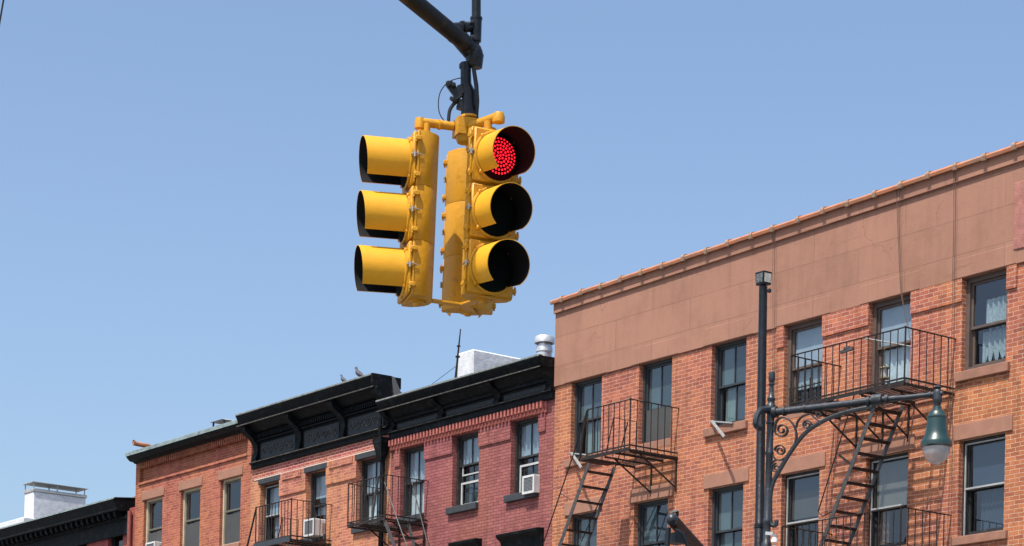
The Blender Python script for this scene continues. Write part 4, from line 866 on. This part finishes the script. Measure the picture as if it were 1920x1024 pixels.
# lamp post
a, b = D(1447.5, 700, pd), D(1437, 1024, pd); dirv = (b-a).normalized(); base = a+dirv*((a.z-.13)/-dirv.z)
t = thing('street_lamp', 'ornate slate lamp post with scrolled bracket arm and green bell lantern', 'street lamp', base); org = base
def S_(px, py): return PV(px, py, D(1446, 770, pd), armdir)
m = MB(org); axis = lambda py: D(1447.5-(py-700)*.0325, py, pd)
pr = [(697, 3), (698, 11), (704, 12), (710, 13), (716, 10), (718, 8), (719.5, 12), (722, 12), (723, 8), (735, 9.5), (745, 11.5), (747, 15.5), (750, 15.5), (752, 12.5), (757, 13), (760, 18), (766, 19), (768, 15), (790, 14.5), (792, 17), (794, 17), (796, 13.5), (845, 13.5), (848, 16.5), (852, 16.5), (855, 13.2), (972, 13.5), (975, 17), (980, 17), (983, 14), (1015, 14), (1018, 19), (1030, 20)]
pts = [axis(p) for p, r in pr]; rs = [r*.5/119.7*1.0 for p, r in pr]
m.tube(pts+[base], [x_*1.0 for x_ in rs]+[.13], 18, cap=True); m.build('post', M['postgrey'], t)
tip = S_(1765, 738)
m = MB(org)
arm = [S_(1448, 773.5), S_(1470, 771), S_(1550, 762), S_(1645, 750), S_(1700, 745.5), S_(1768, 737.5)]
m.tube(arm, [.066, .058, .056, .052, .042, .036], 14)
for px, py, r, w2 in ((1453, 773, .09, 4), (1471, 771, .075, 2.5), (1510, 766.5, .07, 2), (1629, 752.5, .075, 3), (1646, 750, .095, 9), (1664, 748.5, .075, 3), (1745, 740, .05, 2)):
    m.tube([S_(px-w2, py+w2*.11), S_(px+w2, py-w2*.11)], r, 14)
m.build('arm', M['postgrey'], t)
def spiral(cx, cy, r0, a0, turns, sgn=1, r1=2.5, n=26):
    out = []
    for k in range(n+1):
        f_ = k/n; an = a0+sgn*turns*2*math.pi*f_; r = r0+(r1-r0)*f_; out.append((cx+r*math.cos(an), cy+r*math.sin(an)))
    return out
def smoothpts(pts, n=5):
    out = []
    for i in range(len(pts)-1):
        p0 = pts[max(i-1, 0)]; p1 = pts[i]; p2 = pts[i+1]; p3 = pts[min(i+2, len(pts)-1)]
        for k in range(n):
            u = k/n; out.append(tuple(.5*((2*p1[j])+(-p0[j]+p2[j])*u+(2*p0[j]-5*p1[j]+4*p2[j]-p3[j])*u*u+(-p0[j]+3*p1[j]-3*p2[j]+p3[j])*u**3) for j in range(2)))
    out.append(pts[-1]); return out
def flat(mb, pts, wd, th):
    p = [S_(*q) for q in pts]; nrm = Vector((-armdir.y, armdir.x, 0))
    vs = []
    for i, c_ in enumerate(p):
        tt = (p[min(i+1, len(p)-1)]-p[max(i-1, 0)]).normalized(); u = tt.cross(nrm).normalized()
        vs += [c_-nrm*wd/2-u*th/2, c_+nrm*wd/2-u*th/2, c_+nrm*wd/2+u*th/2, c_-nrm*wd/2+u*th/2]
    fs = [(3, 2, 1, 0), tuple(4*(len(p)-1)+k for k in range(4))]
    for i in range(len(p)-1):
        for k in range(4): fs.append((4*i+k, 4*i+(k+1) % 4, 4*i+4+(k+1) % 4, 4*i+4+k))
    mb.add(vs, fs)
m = MB(org)
curve = smoothpts([(1456, 976), (1455, 984), (1449, 985), (1445, 978), (1444, 955), (1445, 925), (1450, 904), (1461, 883), (1482, 848), (1507, 815), (1532, 796), (1560, 782), (1590, 772), (1622, 765), (1636, 762), (1637, 752)], 5)
m.tube([S_(*q) for q in curve], .036, 8); m.build('bracket', M['postgrey'], t)
m = MB(org)
flat(m, smoothpts([(1452, 808), (1456, 790), (1466, 783), (1478, 787), (1488, 797), (1493, 812), (1492, 828), (1485, 846)], 5), .07, .018)
flat(m, spiral(1466, 806, 14, math.pi, 1.6, -1, 3), .07, .016)
flat(m, spiral(1463, 845, 11, math.pi, 1.6, 1, 2.5), .06, .016); flat(m, smoothpts([(1447, 843), (1448, 852), (1455, 862), (1466, 862), (1476, 856)], 4), .06, .016)
flat(m, spiral(1455, 878, 9, -math.pi/2, 1.5, -1, 2.5), .06, .016); flat(m, smoothpts([(1446, 884), (1445, 874), (1449, 866), (1457, 862)], 4), .06, .016)
flat(m, spiral(1513, 797, 9, 0, 1.6, -1, 2.5), .06, .016); flat(m, smoothpts([(1493, 802), (1496, 790), (1506, 780), (1520, 776)], 4), .06, .016)
flat(m, smoothpts([(1520, 776), (1530, 786), (1540, 791)], 4), .06, .016); flat(m, spiral(1536, 778, 6, 1.5, 1.2, 1, 2), .06, .014)
m.build('scrollwork', M['postgrey'], t)
m = MB(org); p_ = [PV(x, y, D(1446, 770, pd), camdir(.7, .7)) for x, y in smoothpts([(1443, 770), (1434, 768), (1424, 771), (1418, 782), (1416, 795), (1421, 803), (1427, 803), (1429, 797)], 4)]
m.tube(p_, [.06+(.028-.06)*i/(len(p_)-1) for i in range(len(p_))], 8); m.build('hook', M['postgrey'], t)
# lantern
lc = tip; dl = (tip-CAM).dot(fw); k_ = dl/FPX
m = MB(org); c = Vector(tip); c.z = tip.z
pr = [(12, 8), (9, 5), (7, 7), (5, 8), (0, 8.5), (-10, 9), (-14, 9), (-18, 7), (-24, 6.5)]
m.lathe(c-armdir*.06, [(.001, 18*k_)]+[(r*k_, h*k_) for h, r in pr], 14); m.build('lantern_neck', M['postgrey'], t)
ct = c-armdir*.06; H0 = -22
m = MB(org)
pr = [(-24, 8), (-29, 9), (-31, 12), (-36, 16), (-42, 18), (-43, 19.5), (-45, 19.5), (-46, 18.5), (-60, 19.5), (-72, 21), (-80, 23.5), (-86, 27), (-90, 29.5), (-93, 30), (-98, 30), (-100, 27), (-102, 25)]
m.lathe(ct, [(r*k_, h*k_) for h, r in pr], 32); m.build('lantern_hood', M['greenlamp'], t)
m = MB(org); pr = [(-99, 26), (-104, 26), (-112, 24.5), (-121, 20), (-128, 13), (-132, 6), (-133, .1)]
m.lathe(ct, [(r*k_, h*k_) for h, r in pr], 28); m.build('globe', M['globe'], t)
m = MB(org); m.lathe(ct, [(.001, -99*k_), (20*k_, -98.5*k_), (20*k_, -96*k_)], 20); m.build('reflector', M['steel'], t)
m = MB(org); q = D(1452, 1010, pd-.2); m.lathe(q, [(.001, .07), (.05, .06), (.03, .02), (.05, -.02), (.05, -.06), (.001, -.07)], 12); m.build('insulator', M['ceramic'], t)
m = MB(org); m.bar(D(1436, 1000, pd-.15), D(1450, 1001, pd-.2), .05, .05); m.bar(D(1450, 1022, pd-.2), D(1466, 1040, pd-.3), .03, .04); m.build('clamp', M['steel'], t)

# ================================================================= far mast arm end (bottom)
ad = 23.0; A = D(1261, 975, ad); dr = camdir(.22, 1); Bq = A+dr*8
t = thing('mast_arm', 'dark mast arm with ball cap at the bottom, before the orange building', 'mast arm', Vector((Bq.x, Bq.y, .13))); org = t.location.copy()
m = MB(org); k_ = ad/FPX; m.tube([A, A+dr*3, Bq], [.062, .07, .085], 14); m.build('arm', M['armunder'], t)
m = MB(org); m.lathe(A-dr*.03, [(.001, -.07)]+[(.062*math.sin(u*math.pi/10), -.07*math.cos(u*math.pi/10)) for u in range(1, 9)], 16, axis=dr); m.build('end_cap', M['postgrey'], t)
m = MB(org); m.tube([Bq+Vector((0, 0, .3)), Bq, Vector((Bq.x, Bq.y, .1))], [.09, .1, .14], 16); m.build('pole', M['pole'], t)
m = MB(org); q = A+dr*.25; m.bar(D(1253, 990, ad), D(1250, 1040, ad), .03, .05); m.bar(D(1256, 962, ad+.1), D(1270, 958, ad+.1), .02, .02); m.bar(D(1270, 958, ad+.1), D(1268, 985, ad+.2), .02, .03); m.tube([D(1266, 992, ad-.05), D(1280, 1000, ad-.05), D(1290, 1030, ad)], .015, 6); m.box(q+Vector((-.08, -.08, -.2)), q+Vector((.08, .08, -.1))); m.build('bracket', M['rubber'], t)

# ================================================================= traffic signal mast
dH = 14.9
hub = D(873, 240, dH)
E = D(884, 100, dH); dr = camdir(.443, 1); far = E-dr*9.5; PB = Vector((far.x, far.y, .13))
t = thing('signal_mast', 'black steel mast arm from the top edge holding the yellow traffic signals', 'signal mast', PB); org = PB
m = MB(org); A2 = D(874, 83, dH-.05); m.tube([A2, A2-dr*4, A2-dr*9.5], [.052, .058, .07], 20); m.build('arm', M['armunder'], t)
m = MB(org); m.tube([PB, PB+Vector((0, 0, 4)), Vector((PB.x, PB.y, A2.z+2.6))], [.14, .12, .09], 20); m.lathe(PB, [(.001, .0), (.24, 0), (.22, .3), (.16, .5), (.14, .7)], 16); m.build('pole', M['pole'], t)
m = MB(org)   # end fitting: elbow casting
m.tube([D(862, 72, dH-.08), D(884, 97, dH)], [.057, .058], 18); m.tube([D(850, 62, dH-.12), D(855, 66, dH-.11)], .059, 18); m.tube([D(884, 96, dH), D(893, 108, dH), D(894, 128, dH)], [.062, .052, .035], 14); m.lathe(D(889, 103, dH), [(.001, .065), (.042, .055), (.056, .02), (.056, -.03), (.04, -.075), (.001, -.085)], 16); m.lathe(D(868, 124, dH), [(.001, .02), (.025, .012), (.025, -.015), (.001, -.02)], 10)
m.build('end_casting', M['pole'], t)
m = MB(org); m.tube([D(893, -400, dH), D(893, 35, dH)], .030, 14); m.tube([D(893, 33, dH), D(891.5, 78, dH)], .037, 14); m.tube([D(893, 33, dH), D(893, 37, dH)], .040, 14); m.tube([D(886, 50, dH), D(846, 54, dH-.12)], [.032, .036], 12); m.tube([D(870, 51.5, dH-.05), D(866, 52, dH-.06)], .042, 12); m.tube([D(892, 78, dH), D(890, 92, dH)], .026, 12); m.tube([D(846, 44, dH-.12), D(842, 66, dH-.12)], .016, 8)
for y in (42, 70): m.lathe(D(886, y, dH-.05), [(.001, -.01), (.012, -.006), (.012, .01), (.001, .012)], 8, axis=-fw)
m.build('upright_pipe', M['pole'], t)
m = MB(org); m.tube([D(873, 118, dH), D(874, 170, dH)], [.034, .036], 16); m.tube([D(874, 160, dH), D(879, 175, dH), D(880, 216, dH)], [.036, .046, .05], 18); m.tube([D(880, 210, dH), D(880, 218, dH)], .055, 18); m.build('drop_pipe', M['pole'], t)
m = MB(org); m.tube([D(888, 128, dH-.03), D(893, 160, dH-.05), D(895, 190, dH-.05), D(893, 222, dH-.02)], [.014, .015, .014, .013], 8)
m.tube([D(x, y, dH-.03) for x, y in smoothpts([(866, 146), (852, 149), (838, 156), (826, 172), (822, 192), (824, 212), (832, 226)], 4)], .0035, 6)
m.tube([D(x, y, dH-.02) for x, y in smoothpts([(858, 190), (850, 196), (843, 208), (841, 226)], 4)], .012, 8); m.build('cable', M['rubber'], t)
m = MB(org); m.bar(D(841, 156, dH-.02), D(862, 184, dH-.02), .03, .05, fw); m.bar(D(862, 160, dH-.02), D(868, 176, dH-.02), .03, .04, fw); m.lathe(D(841, 158, dH-.04), [(.001, -.02), (.018, -.018), (.018, .018), (.001, .02)], 12, axis=fw); m.lathe(D(852, 187, dH-.02), [(.001, .015), (.03, .012), (.034, 0), (.03, -.012), (.001, -.02)], 14, axis=(1, .3, 2)); m.lathe(D(851, 160, dH-.04), [(.001, -.02), (.014, -.018), (.014, .018), (.001, .02)], 10, axis=fw); m.bar(D(858, 195, dH), D(874, 200, dH), .05, .06, fw); m.build('clamp', M['pole'], t)
# yellow hub and arms
m = MB(org); hx, hy = camdir(1, .35), camdir(-.35, 1)
obox(m, D(872, 241, dH), hx, hy, .066, .066, .055); m.lathe(D(872, 254, dH), [(.062, 0), (.058, -.03), (.05, -.05), (.001, -.055)], 18); m.lathe(D(880, 222, dH), [(.001, .015), (.058, .014), (.062, 0), (.001, -.01)], 18)
m.build('signal_hub', M['yellow'], t)
zc = D(872, 237, dH).z
Lp = D(795, 229, dH-.07); Rp = D(930, 217, dH-.35)
m = MB(org)
m.tube([D(850, 237, dH), D(788, 229, dH-.06)], .028, 14); m.tube([D(826, 234, dH-.03), D(822, 233.5, dH-.035)], .033, 14); m.lathe(D(787, 229.5, dH-.06), [(.001, .032), (.028, .026), (.034, .0), (.034, -.04), (.001, -.045)], 14); m.tube([D(800, 232, dH-.06), D(800, 250, dH-.06)], .024, 12)
m.tube([D(884, 237, dH-.06), D(934, 219, dH-.30)], .03, 14); m.lathe(D(935, 221, dH-.31), [(.001, .04), (.03, .032), (.04, .005), (.04, -.03), (.001, -.04)], 14); m.tube([D(915, 228, dH-.25), D(915, 245, dH-.25)], .026, 12)
hb = D(880, 262, dH+.45); m.tube([D(872, 237, dH), D(880, 262+8, dH+.42)], .03, 12)
m.build('signal_arms', M['yellow'], t)
bl = D(795, 562, dH-.03); br_ = D(915, 557, dH-.27); bb = D(890, 590, dH+.45); bc = D(868, 572, dH+.02)
m = MB(org)
for q in (bl, br_, bb): m.bar(q, bc, .065, .012, up.cross((bc-q)))
m.build('bottom_strap', M['yellow'], t)

def head(px_top, py_top, px_bot, dep, face, label, tilt=0.0, lit=None, bright='yellowvisor', Lf=.285, pitch=0.0, droop=2.0, gap_=40):
    """three-section signal head; local -y is the face, origin = bottom centre"""
    ftop = D(px_top, py_top, dep); Hs = .352; bot = ftop-Vector((0, 0, Hs*3))
    r = thing('traffic_signal', label, 'traffic signal', bot, 'three-lamp yellow traffic signals on the mast arm')
    ang = math.atan2(face.y, face.x)+math.pi/2
    r.rotation_euler = (0, 0, ang)
    if True:
        # lean in the picture plane
        r.rotation_mode = 'QUATERNION'; r.rotation_quaternion = Matrix.Rotation(tilt, 4, fw).to_quaternion() @ Matrix.Rotation(ang, 4, 'Z').to_quaternion() @ Matrix.Rotation(pitch, 4, 'X').to_quaternion()
    hwid = .165
    # body with rounded back
    for i in range(3):
        z0 = i*Hs+.001; z1 = (i+1)*Hs-.001
        m = MB(); out = [(-hwid, 0), (-hwid, .06)]
        for k in range(1, 9):
            an = math.pi-(math.pi)*k/9; out.append((hwid*.82*math.cos(an), .06+.105*math.sin(an)**.7))
        out += [(hwid, .06), (hwid, 0)]
        n = len(out); ins = .003
        v = [(x, y, z0+ins) for x, y in out]+[(x, y, z1-ins) for x, y in out]
        v += [(x*.99, y*.99+.001, z0) for x, y in out]+[(x*.99, y*.99+.001, z1) for x, y in out]
        f = [(k, (k+1) % n, n+(k+1) % n, n+k) for k in range(n)]+[(2*n+k, 2*n+(k+1) % n, (k+1) % n, k) for k in range(n)]+[(n+k, n+(k+1) % n, 3*n+(k+1) % n, 3*n+k) for k in range(n)]
        f += [tuple(2*n+k for k in range(n))[::-1], tuple(3*n+k for k in range(n))]
        m.add(v, f, 0, True)
        # rim flange, hinge lugs, latch
        m.bbox((-hwid-.006, -.004, z0+.004), (hwid+.006, .012, z1-.004), .004)
        for sx_ in (-1, 1):
            for hz in (.06, Hs-.06):
                m.bbox((sx_*(hwid-.002), -.022, z0+hz-.014), (sx_*(hwid+.026), .02, z0+hz+.014), .004); m.tube([(sx_*(hwid+.016), -.016, z0+hz-.026), (sx_*(hwid+.016), -.016, z0+hz+.026)], .007, 8)
        bd = m.build('housing', M['yellow'], r)
        m = MB(); m.bbox((-hwid+.002, -.032, z0+.008), (hwid-.002, -.005, z1-.008), .01)
        c = (0, -.032, (z0+z1)/2)
        m.lathe(c, [(.166, .0), (.166, .010), (.158, .016), (.1535, .016), (.1535, 0)], 36, axis=(0, -1, 0))
        for k in range(4):
            an = math.pi/4+k*math.pi/2; m.bbox((.158*math.cos(an)-.014, -.052, c[2]+.158*math.sin(an)-.014), (.158*math.cos(an)+.014, -.032, c[2]+.158*math.sin(an)+.014), .005)
        dr_ = m.build('door', M['yellow'], r)
        for sx_ in (-1, 1):
            m = MB(); m.tube([(sx_*(hwid+.006), -.045, z0+Hs/2+.01), (sx_*(hwid+.014), -.01, z0+Hs/2+.02), (sx_*(hwid+.01), .03, z0+Hs/2+.01)], .005, 6); m.lathe((sx_*(hwid+.01), -.02, z0+Hs/2+.012), [(.001, -.02), (.010, -.018), (.010, .018), (.001, .02)], 8); m.build('latch', M['clamp'], dr_)
        # visor : tunnel open at the bottom
        m = MB(); rv = .150; gap = R(gap_); nseg = 44; a0 = -math.pi/2+gap; a1 = 1.5*math.pi-gap; vs = []
        for k in range(nseg+1):
            an = a0+(a1-a0)*k/nseg; s_, c_ = math.sin(an), math.cos(an)
            fl = Lf-.035*(1-s_)*.5*2*.5
            for rr, yy in ((rv, -.045), (rv+.001, -.045-fl), (rv-.003, -.045-fl), (rv-.003, -.045)):
                vs.append((rr*c_, yy, c[2]+rr*s_+(yy+.045)*math.tan(R(droop))))
        fo = []; fi = []; fe = []
        for k in range(nseg):
            b_ = 4*k; fo.append((b_, b_+4, b_+5, b_+1)); fi.append((b_+2, b_+6, b_+7, b_+3)); fe.append((b_+1, b_+5, b_+6, b_+2))
        b_ = len(m.v); m.add(vs, fo, 0, True); m.f += [[q for q in f] for f in fi+fe]; m.m += [1]*len(fi)+[0]*len(fe); m.smooth += [True]*len(fi)+[False]*len(fe)
        m.f += [[0, 1, 2, 3], [4*nseg+3, 4*nseg+2, 4*nseg+1, 4*nseg]]; m.m += [0, 0]; m.smooth += [False, False]
        m.build('visor', [M[bright], M['visorin']], r)
        on = lit is not None and i == 2
        m = MB(); m.lathe((0, -.045, c[2]), [(.149, .0), (.142, .008), (.10, .022), (.05, .03), (.001, .032)], 32, axis=(0, -1, 0))
        ln = m.build('lens', M['lensback'] if on else M['lensdark'], r)
        if on:
            m = MB(); sp = .0235
            for ring in range(0, 6):
                nn = max(1, round(2*math.pi*ring)) if ring else 1
                for k in range(nn):
                    an = 2*math.pi*k/nn+ring*.3; rr = ring*.0218; y = -.045-.032*(1-(rr/.15)**2)-.002
                    m.lathe((rr*math.cos(an), y, c[2]+rr*math.sin(an)), [(.0078, 0), (.006, .004), (.001, .006)], 8, axis=(0, -1, 0))
            m.build('led_cluster', M['led'], ln)
    m = MB(); m.lathe((0, .07, Hs*3), [(.055, -.002), (.055, .012), (.03, .014), (.03, .03)], 14); m.build('end_fitting', M['yellow'], r); m = MB(); m.lathe((0, .07, 0), [(.055, .002), (.055, -.012), (.03, -.014), (.02, -.03), (.001, -.03)], 14); m.build('end_fitting', M['yellow'], r)
    return r
fL = camdir(-math.cos(R(14)), -math.sin(R(14))); fR = camdir(math.sin(R(28)), -math.cos(R(28))); fB = camdir(-math.sin(R(5)), math.cos(R(5)))
head(769, 257, 760, dH-.05, fL, 'yellow traffic signal seen from its side, three visors pointing left', tilt=.022, Lf=.295)
head(922, 247, 915, dH-.25, fR, 'yellow traffic signal facing the viewer with its red lamp lit', lit='red', Lf=.238, pitch=.03, tilt=.012, droop=4)
head(882, 292, 885, dH+.42, fB, 'yellow traffic signal facing away, hidden mostly behind the lit one', tilt=.012)

# overhead wire, top left corner
A = D(-14, 120, 20); Bq = D(22, -90, 18); m = MB(A); m.tube([A-(Bq-A)*12, A, Bq, Bq+(Bq-A)*4], .008, 6); o = m.build('overhead_wire', M['rubber']); tag(o, 'black overhead wire crossing the top left corner of the sky', 'wire')
